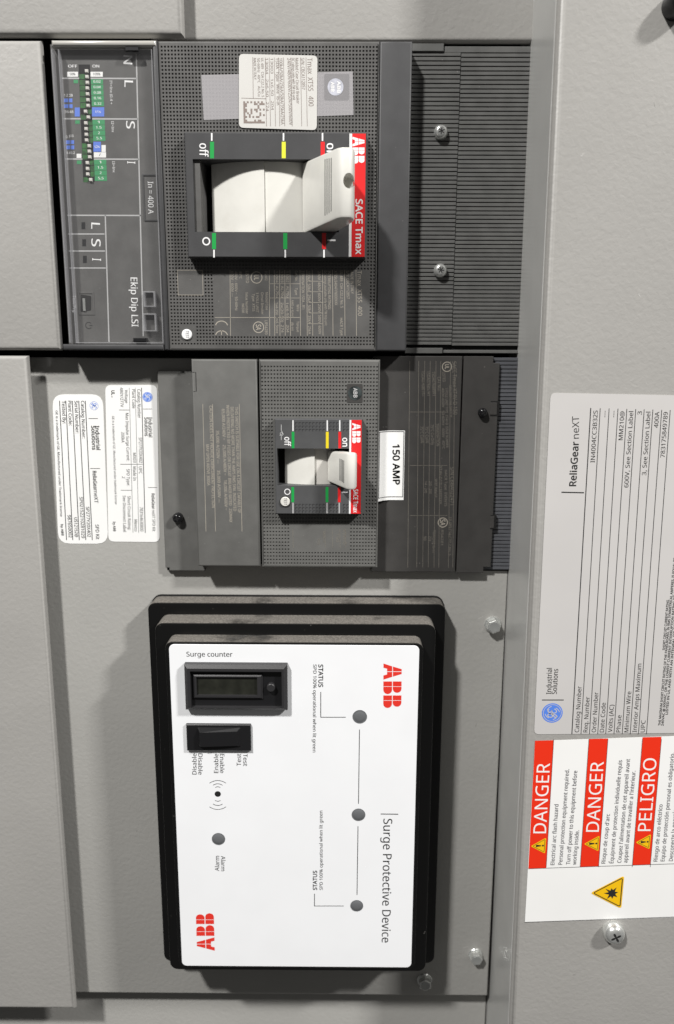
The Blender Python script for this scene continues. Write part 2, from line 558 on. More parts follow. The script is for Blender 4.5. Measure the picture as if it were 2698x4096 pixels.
# ================================================================== knurled plastic
def knurl(mb, rect, outer, w, pu, pv, drop, hu=0.58, hv=0.52, depth=0.5, skip=(), cut=None):
    a, b, c, d = rect
    nu, nv = int(round((c-a)/pu)), int(round((d-b)/pv))
    pu, pv = (c-a)/nu, (d-b)/nv
    for j in range(nv):
        for i in range(nu):
            x0, y0 = a+i*pu, b+j*pv
            x1, y1 = x0+pu, y0+pv
            cx, cy = (x0+x1)/2, (y0+y1)/2
            if cut and cut[0] < x0 and x1 < cut[2] and cut[1] < y0 and y1 < cut[3]:
                continue
            if any(s[0] < cx < s[2] and s[1] < cy < s[3] for s in skip):
                mb.add([(x0, y0, w), (x1, y0, w), (x1, y1, w), (x0, y1, w)], [(0, 1, 2, 3)])
                continue
            e, f_ = pu*hu/2, pv*hv/2
            g_, h_ = e*0.72, f_*0.72
            vs = [(x0, y0, w), (x1, y0, w), (x1, y1, w), (x0, y1, w)]
            vs += [(cx-e, cy-f_, w), (cx+e, cy-f_, w), (cx+e, cy+f_, w), (cx-e, cy+f_, w)]
            vs += [(cx-g_, cy-h_, w-depth), (cx+g_, cy-h_, w-depth), (cx+g_, cy+h_, w-depth), (cx-g_, cy+h_, w-depth)]
            fs = [(8, 9, 10, 11)]
            for k in range(4):
                l = (k+1) % 4
                fs += [(k, l, 4+l, 4+k), (4+k, 4+l, 8+l, 8+k)]
            mb.add(vs, fs)
    o_ = outer
    cc = lambda r_, w_: [(r_[0], r_[1], w_), (r_[2], r_[1], w_), (r_[2], r_[3], w_), (r_[0], r_[3], w_)]
    # plain border band and sloped edge
    ib = (o_[0]+drop, o_[1]+drop, o_[2]-drop, o_[3]-drop)
    vs = cc(rect, w)+cc(ib, w)+cc((o_[0]+drop*.3, o_[1]+drop*.3, o_[2]-drop*.3, o_[3]-drop*.3), w-drop*.3)+cc(o_, w-drop)
    fs = []
    for k in range(3):
        for q in range(4):
            t = (q+1) % 4
            fs.append(((k+1)*4+q, (k+1)*4+t, k*4+t, k*4+q))
    mb.add(vs, fs)

def ribs(parent, rect, w0, w1, pitch, gap, m_, phase=0.0):
    """separate horizontal ribs sharing one mesh"""
    a, b, c, d = rect
    n = int((d-b)/pitch)
    mb = MB(); box(mb, (a, d-pitch+gap, c, d), w0, w1, 0.12, 1)
    first = mb.build('rib', m_, parent)
    for i in range(1, n):
        o_ = first.copy(); C.objects.link(o_); o_.parent = parent
        o_.location = (0, 0, -i*pitch*0.001)
    mb = MB(); box(mb, rect, w0-2, w0+0.05)
    mb.build('rib_base', 'void', parent)

# ================================================================== LARGE BREAKER
cvr = R(656, 163, 1512, 1402, W5)
stp = R(1512, 163, 1638, 1402, W5)
stp = (cvr[2]+0.05, cvr[1], stp[2], cvr[3])
B5 = thing('circuit_breaker', 'large dark grey circuit breaker with big cream toggle, fills the top of the panel', 'circuit breaker', ((cvr[0]+stp[2])/2, cvr[1], -25))
rb = R(1640, 183, 2100, 1412, W5R)
bz = R(745, 529, 1466, 1031, W5B)
hole = R(776, 637, 1357, 928, W5B)
m = MB(); ring_slab(m, cvr, (hole[0]-.05, hole[1]-.05, hole[2]+.05, hole[3]+.05), -25, W5-1.3, W5B-14.2)
m.build('housing', 'dark', B5)
sk = [(bz[0]-.4, bz[1]-.4, bz[2]+.4, bz[3]+.4), R(856, 1076, 1474, 1344, W5), R(708, 1076, 815, 1184, W5), R(716, 1302, 782, 1374, W5),
      R(1298, 295, 1398, 402, W5)]
m = MB()
dots = (cvr[0]+0.9, cvr[1]+2.2, cvr[2]-0.5, cvr[3]-1.7)
knurl(m, dots, cvr, W5, 13.4*0.1135, 14.0*0.1135, 0.9, skip=sk, cut=(bz[0]+.5, bz[1]+.5, bz[2]-.5, bz[3]-.5))
m.build('knurled_face', 'dark', B5, kind='stuff')
m = MB(); box(m, stp, -25, W5, 0.9, 3)
m.build('end_cover', 'bezel', B5, smooth=True)
# ribbed terminal covers
mid_u = at(1828, 780, W5R)[0]
end_u = uw-0.5
pitch = 16.25*0.1178
m = MB(); box(m, (stp[2]+.05, rb[1], end_u, rb[3]), -25, W5R-3.2)
m.build('terminal_housing', 'bezel', B5)
tabs = MB()
tw = at(1776, 190, W5R)[0]
box(tabs, (stp[2]+.1, rb[3]-2.6, tw, rb[3]+0.7), W5R-3, W5R+0.8, 0.2, 1)
tabs.build('retaining_tab', 'rib', B5)
tabs = MB(); tb = at(1771, 1400, W5R)[0]
box(tabs, (stp[2]+.1, rb[1]-0.3, tb, rb[1]+2.4), W5R-3, W5R+0.8, 0.2, 1)
tabs.build('retaining_tab', 'rib', B5)
ribs(B5, (stp[2]+.1, rb[1]+2.6, mid_u-0.15, rb[3]-2.8), W5R-1.6, W5R, pitch, 0.42, 'rib')
ribs(B5, (mid_u+0.1, rb[1]+1.6, end_u, rb[3]-3.2), W5R-1.6, W5R, pitch, 0.42, 'rib')
m = MB(); box(m, (tw+.4, rb[3]-2.9, end_u, rb[3]-0.2), W5R-3, W5R, 0.2, 1); m.build('terminal_edge', 'rib', B5)
m = MB(); box(m, (tb+.4, rb[1]-0.1, end_u, rb[1]+1.5), W5R-3, W5R, 0.2, 1); m.build('terminal_edge', 'rib', B5)
panhead(B5, 1767, 523, 28, W5R, 3.2, 'zinc', 6, 0.117)
panhead(B5, 1765, 1080, 28, W5R, 3.2, 'zinc', 6, 0.117, rot=0.9)
# raised bezel with the toggle opening
m = MB(); ring_slab(m, bz, hole, W5-1, W5B, W5B-14, 0.5)
bezel = m.build('toggle_bezel', 'bezel', B5)
p = W5B+0.04
m = MB(); flat(m, rrect((at(1409, 700, p)[0], bz[1]+.5, bz[2]-.5, bz[3]-.5)), p); m.build('red_stripe', 'red', bezel)
m = MB(); flat(m, rrect((at(1398, 700, p)[0], bz[1]+.5, at(1408.5, 700, p)[0], bz[3]-.5)), p)
m.build('white_stripe', 'pwhite', bezel)
for x, y in ((848, 532), (1135, 532), (1291, 532), (857, 999), (1142, 999), (1297, 999)):
    m = MB(); prect(m, x-3, y, x+3, y+31, p); m.build('tick_mark', 'pwhite', bezel)
m = MB()
text(m, 'off', 799, 573, 799, 626, 34, p, 0.012); m.build('lettering', 'pwhite', bezel); m = MB()
text(m, 'on', 1308, 573, 1308, 624, 34, p, 0.012); m.build('lettering', 'pwhite', bezel); m = MB()
stroke(m, circ(*at(826, 965, p), 1.55, 28), 0.6, p, True); m.build('off_symbol', 'pwhite', bezel); m = MB()
pline(m, 1311, 961, 1343, 961, 6, p); m.build('on_symbol', 'pwhite', bezel)
for mm_, lst in (('green', [(849, 567, 633), (857, 932, 996), (1142, 932, 996)]), ('lime', [(1136, 567, 633)]), ('red', [(1292, 567, 633), (1297, 932, 996)])):
    for x, y0, y1 in lst:
        m = MB(); prect(m, x-8, y0, x+8, y1, p); m.build('position_mark', mm_, bezel)
p2 = p+0.04
m = MB()
a, b_ = Vector(at(1411, 547, p2)), Vector(at(1411, 654, p2))
abb(m, a, b_-a, Vector(at(1459, 547, p2))-a, p2)
m.build('maker_logo', 'pwhite', bezel)
m = MB(); text(m, 'SACE Tmax', 1424, 797, 1424, 1017, 27, p2, 0.02); m.build('lettering', 'pwhite', bezel)
# inside the opening: floor, ramp, cream rocker drum
m = MB(); flat(m, rrect((hole[0]-.1, hole[1]-.1, hole[2]+.1, hole[3]+.1)), W5B-13.9); m.build('opening_floor', 'void', bezel)
def extr_v(mb, prof, v0, v1):
    """profile in (u,w) extruded along v; prof counter-clockwise seen from below"""
    n = len(prof)
    vs = [(x, v0, w) for x, w in prof]+[(x, v1, w) for x, w in prof]
    fs = [(i, (i+1) % n, n+(i+1) % n, n+i) for i in range(n)]
    fs += [tuple(reversed(range(n))), tuple(range(n, 2*n))]
    mb.add(vs, fs)
def drum(mb, ua, ub, uc, rad, wc, wlow, v0, v1, n=18):
    pr = []
    for i in range(n+1):
        x = ua+(ub-ua)*i/n
        pr.append((x, wc+math.sqrt(max(rad*rad-(x-uc)**2, 0))))
    pr = [(ub, wlow), (ua, wlow)]+pr
    extr_v(mb, pr[::-1], v0, v1)
ua, um, ub = at(848, 800, W5B-8)[0], at(1060, 800, W5B-3)[0], at(1260, 800, W5B-3)[0]
m = MB(); drum(m, ua, um-0.1, um+2, 62, W5B-3.0-62, W5B-13.5, hole[1]+.05, hole[3]-.05); m.build('rocker_drum', 'cream', bezel, smooth=True)
m = MB(); drum(m, um, ub, um+2, 62, W5B-3.7-62, W5B-13.5, hole[1]+.05, hole[3]-.05); m.build('rocker_drum', 'cream', bezel, smooth=True)
m = MB()
extr_v(m, [(hole[0]+.02, W5B-1.2), (hole[0]+.02, W5B-13.5), (ua-2.8, W5B-13.5), (hole[0]+3.2, W5B-7.0), (hole[0]+3.0, W5B-1.2)][::-1], hole[1]+.05, hole[3]-.05)
m.build('ramp', 'dark', bezel)
# toggle: leaning paddle
def paddle(parent, prof, v0, v1, vt0, vt1, m_, wb, wt, bev=1.0):
    """prof: (u,w) outline; width interpolates from (v0,v1) at wb to (vt0,vt1) at wt"""
    n = len(prof)
    def lerp(w):
        t = min(max((w-wb)/(wt-wb), 0), 1); return v0+(vt0-v0)*t, v1+(vt1-v1)*t
    cu, cw = sum(x for x, _ in prof)/n, sum(w for _, w in prof)/n
    rings = []
    for k, (s, e) in enumerate(((0.0, 1), (0.3, .42), (0.75, .08), (1.0, 0.0))):
        pass
    cols = []
    for off, ins in ((0.0, bev), (bev*.3, bev*.3), (bev, 0.0)):
        ip = inset(prof, ins) if ins else prof
        cols.append((ip, off))
    vs = []
    seq = [(c_, o_, 0) for c_, o_ in cols]+[(c_, o_, 1) for c_, o_ in cols[::-1]]
    for pl, off, side in seq:
        for (x, w), (x_, w_) in zip(pl, prof):
            a_, b2 = lerp(w_)
            vs.append((x, (a_+off) if side == 0 else (b2-off), w))
    fs = []
    for k in range(len(seq)-1):
        for i in range(n):
            j = (i+1) % n
            fs.append((k*n+i, k*n+j, (k+1)*n+j, (k+1)*n+i))
    fs += [tuple(reversed(range(n))), tuple((len(seq)-1)*n+i for i in range(n))]
    mb = MB(); mb.add(vs, fs)
    return mb
def rounded(pts, rads, n=5):
    out = []
    for i in range(len(pts)):
        b = Vector(pts[i]); rr = rads[i]
        if rr == 0: out.append(tuple(b)); continue
        a, c = Vector(pts[i-1]), Vector(pts[(i+1) % len(pts)])
        s, e = b+(a-b).normalized()*rr, b+(c-b).normalized()*rr
        for j in range(n+1):
            t = j/n; out.append(tuple(s*(1-t)**2+b*2*t*(1-t)+e*t*t))
    res = []
    for q in out:
        if not res or (Vector(q)-Vector(res[-1])).length > .05: res.append(q)
    return res
wt = W5B+26
ul, ut0, ut1, urr = at(1211, 780, W5B-3)[0], at(1345, 730, wt)[0], at(1422, 730, wt-3)[0], at(1340, 780, W5B)[0]
prof = rounded([(ul, W5B-5), (urr, W5B-5), (ut1, wt-7), (ut1-1.0, wt), (ut0+1, wt)], [0, 0, 2.0, 2.6, 3.2])
# orient: counter-clockwise in (w,u) sense handled by recalculating below
tv0, tv1 = hole[1]+.15, hole[3]-.15
mb = paddle(None, prof, tv0, tv1, tv0+1.4, tv1-1.4, 'cream', W5B, wt, 1.1)
tog = mb.build('toggle_handle', 'cream', B5, smooth=True)
# grip grooves: four slim dark strips lying on the sloped front face
def on_face(t, v, lift=0.0):
    a_, b2 = Vector((ul, W5B-5)), Vector((ut0+1, wt))
    q = a_+(b2-a_)*t
    nn = Vector((-(b2-a_)[1], (b2-a_)[0])).normalized()
    q = q+nn*lift
    return (q[0], v, q[1])
for k in range(4):
    t0 = 0.64+0.055*k
    m = MB(); v0, v1 = tv0+4.2+0.25*k, tv1-3.6-0.25*k
    vs = [on_face(t0, v0, .05), on_face(t0+.017, v0, .05), on_face(t0+.017, v1, .05), on_face(t0, v1, .05)]
    m.add(vs, [(0, 1, 2, 3)])
    m.build('grip_groove', 'ink', tog)
# padlock hole near the tip, cut right into the paddle
hx, hy = at(1397, 722, wt)
def drill(o_, cx_, cy_, rx, ry, w0, w1):
    mb = MB(); slab(mb, circ(cx_, cy_, rx, 28, ry), w0, w1, 0, back=True)
    c_ = mb.build('cutter', 'cream', B5)
    md = o_.modifiers.new('b', 'BOOLEAN'); md.operation = 'DIFFERENCE'; md.object = c_; md.solver = 'EXACT'
    dg = bpy.context.evaluated_depsgraph_get()
    me = bpy.data.meshes.new_from_object(o_.evaluated_get(dg))
    o_.modifiers.clear()
    if len(me.polygons) > 20: o_.data = me
    bpy.data.objects.remove(c_)
drill(tog, hx, hy, 2.45, 3.1, wt-9, wt+4)
# printed nameplate below the bezel
m = MB(); w = W5+0.04
for a in [('Tmax  XT5S  400', 1430, 1083, 1433, 1263, 17), ('MADE IN ITALY', 1403, 1083, 1405, 1175, 11), ('S/N: CBCA112857', 1386, 1083, 1388, 1195, 11),
          ('UL 489  CSA C22.2 No. 5', 1361, 1083, 1363, 1231, 11), ('HACR Type', 1361, 1272, 1363, 1342, 11), ('XT5SU340AFYN000XXX', 1338, 1083, 1340, 1221, 11),
          ('INTERRUPTING RATINGS:', 1312, 1083, 1314, 1238, 11), ('DC ratings available only with TM trip unit', 1297, 1083, 1300, 1302, 10),
          ('240V  480V  600V  250V  500V  600V', 1272, 1085, 1275, 1337, 11), ('100kA  50kA  25kA  50kA  35kA  25kA', 1231, 1085, 1234, 1337, 11),
          ('TERMINATION 1SDA...R1:', 1207, 1083, 1209, 1238, 11), ('Cat. No.', 1181, 1083, 1182, 1125, 10), ('Type', 1181, 1152, 1182, 1180, 10),
          ('Wire', 1187, 1218, 1188, 1245, 10), ('AWG or Kcmil', 1166, 1200, 1167, 1266, 9), ('Torque', 1187, 1285, 1188, 1328, 10), ('(lb-in)', 1166, 1290, 1167, 1322, 9),
          ('13002   AL70u', 1145, 1085, 1147, 1190, 10), ('13003   AL70u', 1124, 1085, 1126, 1190, 10), ('13004   AL70u', 1103, 1085, 1105, 1190, 10),
          ('1x(6-50)    204', 1145, 1210, 1147, 1330, 10), ('2x(20-50)  274', 1124, 1210, 1126, 1330, 10), ('1x4-350  Incl. Store', 1103, 1210, 1105, 1333, 10),
          ('E62402', 1060, 1085, 1061, 1122, 10), ('Molded Case', 1063, 1170, 1064, 1240, 10), ('Circuit Breaker', 1045, 1170, 1046, 1258, 10),
          ('3 POLE UNIT', 1025, 1170, 1026, 1250, 10), ('Type  XT5S', 1010, 1175, 1011, 1245, 10), ('Issue Number', 983, 1170, 984, 1255, 10), ('N6596', 968, 1215, 969, 1252, 10),
          ('40°C', 958, 1085, 959, 1115, 10), ('480V - 600V ~  50-60Hz', 940, 1085, 942, 1242, 10), ('600V - 600V ---', 925, 1085, 926, 1186, 10), ('LR54280', 1060, 1282, 1061, 1338, 11),
          ('LISTED', 984, 1084, 985, 1132, 12)]:
    text(m, *a, w)
for x in (1425, 1379, 1331, 1291, 1250, 1228, 1201, 1161, 1140, 1119, 1098, 1078): pline(m, x, 1080, x+2, 1343, 2.0, w)
pline(m, 921, 1080, 923, 1343, 2, w)
for y in (1125, 1167, 1210, 1252, 1295): pline(m, 1228, y, 1291, y, 1.5, w)
for y in (1135, 1192): pline(m, 1078, y, 1200, y, 1.5, w)
pline(m, 860, 1270, 1200, 1270, 2, w)
stroke(m, circ(*at(1027, 1110, w), 2.6, 24), 0.4, w, True); text(m, 'UL', 1018, 1100, 1018, 1120, 18, w, .02)
stroke(m, circ(*at(1035, 1309, w), 2.5, 24), 0.4, w, True); text(m, 'SA', 1025, 1298, 1025, 1320, 20, w, .02)
for yy in (1291, 1330):
    c0 = at(887, yy, w)
    stroke(m, [(c0[0]+2.9*math.cos(math.radians(a_)), c0[1]-1.6+2.4*math.sin(math.radians(a_))) for a_ in range(10, 171, 16)], 0.45, w)
pline(m, 887, 1322, 887, 1340, 3.5, w)
m.build('lettering', 'ptan', B5)
m = MB(); stroke(m, rrect(R(712, 1081, 812, 1180, w)), 0.3, w, True); m.build('print_border', 'ptan', B5)
# test button, hologram patch
m = MB(); cx, cy = at(749, 1338, W5); lathe(m, cx, cy, [(2.5, W5), (2.5, W5+.5), (2.2, W5+.8)], 24); bt = m.build('test_button', 'pwhite', B5)
m = MB(); text(m, 'TEST', 744, 1323, 745, 1353, 12, W5+.85); m.build('lettering', 'inkgrey', bt)
m = MB(); slab(m, rrect(R(1298, 295, 1398, 402, W5+.1), .8), W5, W5+.12); hp = m.build('seal_patch', 'bezel', B5)
m = MB(); cx, cy = at(1343, 348, W5+.2); flat(m, circ(cx, cy, 3.6, 28), W5+.2); ho = m.build('hologram_seal', 'holo', hp)
m = MB(); text(m, 'ABB', 1325, 328, 1325, 366, 13, W5+.24, .03); text(m, 'ABB', 1350, 325, 1350, 372, 13, W5+.24, .03); m.build('lettering', 'pwhite', ho)

# ---- trip unit at the breaker's left end
tu = R(240, 190, 634, 1376, W5T)
m = MB(); box(m, (tu[0], cvr[1]+.4, cvr[0]-2.3, cvr[3]-.4), -25, W5T, 0.3, 1)
trip = m.build('trip_unit', 'dark', B5)
m = MB(); box(m, (cvr[0]-2.3, cvr[1]+.1, cvr[0]-.06, cvr[3]-.1), -25, W5+.6, 0.7, 3); m.build('edge_trim', 'bezel', B5, smooth=True)
m = MB(); box(m, R(205, 159, 626, 185, W5+1), W5T-4, W5+1.2, 1.3, 4); m.build('hinge_bar', 'bar', trip, smooth=True)
m = MB(); box(m, R(253, 1377, 656, 1400, W5+.5), W5T-6, W5+1.0, 0.9, 3); m.build('hinge_bar', 'bezel', trip, smooth=True)
w = W5T+.04
m = MB()
for a in [('N', 495, 221, 495, 255, 35), ('L', 499, 322, 499, 347, 34), ('S', 506, 484, 506, 513, 34), ('I', 510, 645, 510, 653, 32),
          ('L', 366, 891, 366, 914, 35), ('S', 367, 955, 367, 984, 36), ('I', 370, 1033, 370, 1041, 35), ('In = 400 A', 592, 726, 594, 855, 22),
          ('Ekip Dip LSI', 523, 1110, 528, 1306, 27), ('Test/Prg', 292, 1181, 293, 1248, 12), ('OFF', 274, 270, 310, 270, 10), ('ON', 371, 270, 398, 270, 10)]:
    text(m, *a, w, 0.012)
for s, x, y in (('I1=Inx (0.4 + ', 440, 322), ('I2=Inx ', 446, 484), ('I3=Inx ', 450, 645)):
    text(m, s, x, y, x+2, y+ (95 if '0.4' in s else 45), 10, w)
m.build('lettering', 'pwhite', trip)
m = MB()
for y, xa, xb in ((313, 250, 548), (475, 256, 553), (636, 262, 557), (861, 270, 565)): pline(m, xa, y, xb, y+1, 5, w)
for y, xa, xb in ((936, 273, 419), (1004, 276, 421), (1072, 279, 424)): pline(m, xa, y, xb, y, 4.5, w)
pline(m, 422, 861, 437, 1368, 5, w); pline(m, 546, 215, 574, 1345, 5, w)
m.build('divider_lines', 'pgrey', trip)
for y0, y1, x in ((889, 917, 327), (957, 985, 330), (1023, 1052, 333)):
    m = MB(); prect(m, x, y0, x+15, y1, w); m.build('indicator_window', 'blackp', trip)
m = MB(); ring_slab(m, R(575, 697, 632, 884, W5T), R(579, 702, 629, 879, W5T), W5T-.5, W5T+.5, W5T-.4, .1); m.build('rating_plate', 'bezel', trip)
# DIP switches
sl = Q([(315, 258), (361, 258), (380, 727), (334, 727)], w)
m = MB(); flat(m, sl, w); dip = m.build('dip_slot', 'void', trip)
ys = [450, 522, 595, 665, 738, 812, 884, 958, 1030, 1103, 1175, 1247, 1318, 1390, 1458, 1530, 1602, 1675, 1745, 1815]
xs = [523, 528, 532, 532, 535, 540, 542, 510, 545, 513, 517, 520, 523, 557, 558, 563, 533, 535, 538, 575]
for i, (x, y) in enumerate(zip(xs, ys)):
    sx, sy = 180+x/3.136, 140+y/3.136
    cx_ = 338+(sy-258)*0.0405
    if i > 0:
        side = sx > cx_
        xa, xb = ((cx_-22, sx-8) if side else (sx+11, cx_+22))
        m = MB(); prect(m, xa, sy-10, xb, sy+10, w+.03); m.build('slot_board', 'pcb', dip)
    m = MB(); box(m, R(sx-6.5, sy-6.5, sx+6.5, sy+6.5, w+.8), w, w+1.0, .2, 1); m.build('dip_lever', 'creamgrey', dip)
def gx(y): return (y-258)*0.0405
def chip(x0, y0, x1, y1, mm_, s=None, tm='pwhite'):
    m = MB(); k = gx(y0); prect(m, x0+k, y0, x1+k, y1, w+.03); q = m.build('setting_label', mm_, trip)
    if s:
        m = MB(); ym = (y0+y1)/2
        hw = min((x1-x0)/2-5, 3.6*len(s)); xm = (x0+x1)/2+k
        text(m, s, xm-hw, ym+4, xm+hw, ym+4, min(9, (y1-y0)*.55), w+.06, .01); m.build('lettering', tm, q)
for i, s in enumerate(('0.02', '0.04', '0.08', '0.16', '0.32')): chip(362, 317+i*22.0, 411, 337+i*22.0, 'labelgreen', s)
chip(362, 429, 411, 466, 'blue', 't1s')
for i, s in enumerate(('1', '1.5', '2', '5.5')): chip(362, 479+i*21.5, 411, 499+i*21.5, 'labelgreen', s)
chip(362, 567, 392, 607, 'blue', 't2s'); chip(362, 609, 411, 630, 'sticker', '/', 'ink'); chip(394, 580, 411, 608, 'sticker')
for i, s in enumerate(('1', '1.5', '2', '5.5')): chip(362, 639+i*21.5, 411, 659+i*21.5, 'labelgreen', s)
chip(362, 287, 411, 307, 'sticker', '100%', 'ink'); chip(268, 287, 312, 307, 'sticker', '50%', 'ink')
for y, mm_ in ((319, 'labelgreen'), (481, 'labelgreen'), (642, 'labelgreen')): chip(293, y, 311, y+14, mm_)
chip(293, 430, 313, 466, 'blue'); chip(293, 615, 312, 632, 'sticker')
for y in (394, 417): chip(252, y, 268, y+15, 'blue'); chip(271, y, 285, y+15, 'blue')
for y in (561, 582): chip(252, y, 268, y+15, 'blue'); chip(271, y, 285, y+15, 'blue')
m = MB()
for s, x, y in (('12', 252, 386), ('3', 271, 386), ('36', 252, 452), ('48', 271, 452), ('0.1', 252, 552), ('0.05', 268, 548), ('0.4', 252, 616), ('0.2', 270, 616)):
    text(m, s, x+gx(y), y, x+gx(y)+16, y, 9, w)
m.build('lettering', 'pwhite', trip)
# usb port, power mark, slider windows
m = MB(); ring_slab(m, R(315, 1168, 379, 1260, W5T), R(321, 1174, 373, 1254, W5T), W5T-.5, W5T+.25, W5T-.3, .08); us = m.build('port_surround', 'dark', trip)
m = MB(); flat(m, rquad(Q([(324, 1178), (366, 1184), (366, 1242), (324, 1248)], w+.02), .6), w+.02); us2 = m.build('usb_port', 'void', us)
m = MB(); box(m, R(332, 1194, 342, 1244, w+.5), w, w+.6, .1, 1); m.build('port_tongue', 'zinc', us2)
m = MB(); c0 = at(356, 1302, w); stroke(m, [(c0[0]+1.5*math.cos(math.radians(t)), c0[1]+1.5*math.sin(math.radians(t))) for t in range(40, 321, 20)], .3, w); stroke(m, [(c0[0]+.3, c0[1]), (c0[0]+1.8, c0[1])], .3, w)
m.build('power_symbol', 'blackp', trip)
for y0, y1, x1 in ((1165, 1228, 621), (1254, 1326, 625)):
    m = MB(); ring_slab(m, R(574, y0, x1, y1, W5+.5), R(579, y0+5, x1-5, y1-5, W5+.5), W5T, W5+.6, W5T+.1, .15); fr = m.build('slider_window', 'clearedge', trip)
    m = MB(); prect(m, 584, y0+4, x1-8, y0+26, w); m.build('slider', 'void', fr)
# clear hinged cover over the trip unit
co5 = R(242, 193, 633, 1374, W5+1)
ci5 = (co5[0]+.9, co5[1]+.5, co5[2]-.6, co5[3]-.5)
m = MB(); box(m, (co5[0], co5[1], co5[2], co5[3]), W5T+1.2, W5+.8, .6, 2)
cov = m.build('clear_cover', 'clear', B5)
for q in ((co5[0]+.1, co5[1]+.3, co5[0]+.5, co5[3]-.3), (co5[0]+3.2, co5[1]+.3, co5[0]+3.5, co5[3]-.3), (co5[2]-.5, co5[1]+.3, co5[2]-.15, co5[3]-.3), (co5[0]+3, co5[1]+.1, co5[2]-.3, co5[1]+.5)):
    m = MB(); box(m, q, W5T+.7, W5+1.1, .1, 1); m.build('cover_rim', 'clearedge', cov)
for x, y in ((528, 196), (560, 1360)):
    m = MB(); box(m, R(x-26, y-8, x+26, y+8, W5+1), W5T+.5, W5+1.3, .2, 1); m.build('cover_latch', 'blackp', cov)

# ---- things stuck on the large breaker
def sheet(name, label, cat, pts, w_, th, m_, rad=1.2):
    pl = rquad(Q(pts, w_), rad)
    cx_ = sum(x for x, _ in pl)/len(pl); cy_ = min(y for _, y in pl)
    t_ = thing(name, label, cat, (cx_, cy_, w_))
    mb = MB(); slab(mb, pl, w_, w_+th, 0, back=True); b_ = mb.build('backing', m_, t_)
    return t_
fl = [(806, 300), (1412, 286), (1415, 460), (816, 480)]
t_ = thing('plastic_film', 'clear plastic film strip lying across the dotted face of the large breaker', 'film', (*at(1100, 480, W5), W5))
m = MB(); slab(m, Q(fl, W5+.12), W5+.10, W5+.16, 0, back=True); m.build('film_sheet', 'film', t_)
LB = sheet('rating_label', 'white rounded rating label above the large toggle, over clear film', 'label', [(957, 216), (1271, 223), (1268, 521), (957, 511)], W5+.25, .2, 'labelwhite', 2.0)
w = W5+.5
m = MB()
for a in [('Tmax  XT5S   400', 1230, 232, 1236, 425, 20), ('S/N: CBCA112857', 1205, 232, 1209, 358, 13), ('Molded Case Circuit Breaker', 1182, 232, 1187, 415, 12), ('DC ratings only with TM trip unit', 1168, 232, 1172, 400, 11),
          ('240V/480V/600V/250V/500V/600V', 1150, 232, 1158, 500, 13), ('100kA/50kA/25kA/50kA/35kA/25kA', 1118, 232, 1125, 498, 13), ('1SDA  Type  Wire  lb-in', 1104, 232, 1108, 420, 11),
          ('13003   1x6-50   204', 1083, 232, 1086, 440, 10), ('13004   2x6-50   274', 1063, 232, 1066, 445, 10), ('UL 489   CSA C22.2 No. 5', 1045, 232, 1048, 388, 10),
          ('50-60Hz  40°C   AL/Cu', 1030, 232, 1033, 385, 10), ('MADE IN ITALY', 1015, 232, 1017, 318, 10)]:
    text(m, *a, w)
for x in (1225, 1203, 1165, 1135, 1115, 1098, 1078, 1062): pline(m, x, 230, x+5, 505, 1.6, w)
pline(m, 1012, 228, 1014, 392, 1.6, w); pline(m, 966, 392, 1066, 395, 1.6, w)
m.build('lettering', 'brownink', LB)
# speckled block mark (not a readable code)
m = MB(); rr = random.Random(3)
bx = R(975, 405, 1060, 493, w); k = 12
for i in range(k):
    for j in range(k):
        if i == 0 or j == 0 or rr.random() < 0.38:
            du, dv = (bx[2]-bx[0])/k, (bx[3]-bx[1])/k
            flat(m, rrect((bx[0]+i*du, bx[1]+j*dv, bx[0]+(i+1)*du, bx[1]+(j+1)*dv)), w)
m.build('block_print', 'brownink', LB)

# ================================================================== SMALL SWITCH
c4 = R(1043, 1438, 1516, 2270, W4)
l4 = R(779, 1438, 1036, 2266, W4)
l4 = (l4[0], c4[1]+.3, c4[0]-.9, c4[3])
B4 = thing('disconnect_switch', 'smaller grey disconnect switch with small cream toggle, below the large breaker', 'switch', ((c4[0]+c4[2])/2, c4[1], .1))
bz4 = R(1102, 1676, 1449, 2057, W4B)
h4 = R(1110, 1794, 1412, 1943, W4B)
m = MB(); ring_slab(m, c4, (h4[0]-.05, h4[1]-.05, h4[2]+.05, h4[3]+.05), .1, W4-1.1, W4B-10.2); m.build('housing', 'mid', B4)
sk = [(bz4[0]-1.0, bz4[1]-.5, bz4[2]+1.0, bz4[3]+.5), R(1157, 2100, 1399, 2212, W4), R(1387, 1534, 1453, 1612, W4)]
m = MB(); knurl(m, (c4[0]+.7, c4[1]+1.2, c4[2]-.7, c4[3]-2.6), c4, W4, 12.8*0.1195, 15.2*0.1195, 0.9, 0.56, 0.50, .45, skip=sk, cut=(bz4[0]+.4, bz4[1]+.4, bz4[2]-.4, bz4[3]-.4))
m.build('knurled_face', 'mid', B4, kind='stuff')
m = MB(); box(m, l4, .1, W4, 1.0, 3); lc = m.build('side_cover', 'mid', B4, smooth=True)
m = MB(); box(m, (l4[2]-.05, l4[1]+.6, c4[0]+.05, l4[3]-.4), .1, W4-3); m.build('joint_gap', 'void', B4)
ll = R(647, 1484, 785, 2283, W4L)
m = MB(); slab(m, [(ll[0]+2.0, ll[1]), (ll[0]+2.0, ll[1]), (l4[0]+2, ll[1]), (l4[0]+2, ll[3]), (ll[0], ll[3]), (ll[0], ll[1]+1.5), (ll[0]+2.0, ll[1]+1.5)][1:], .1, W4L, .4, 2, back=True)
m.build('terminal_cover', 'mid', B4)
m = MB(); box(m, (ll[0]+.4, ll[1]-.2, ll[0]+2.2, ll[1]+1.9), .1, W4L-2); m.build('corner_notch', 'void', B4)
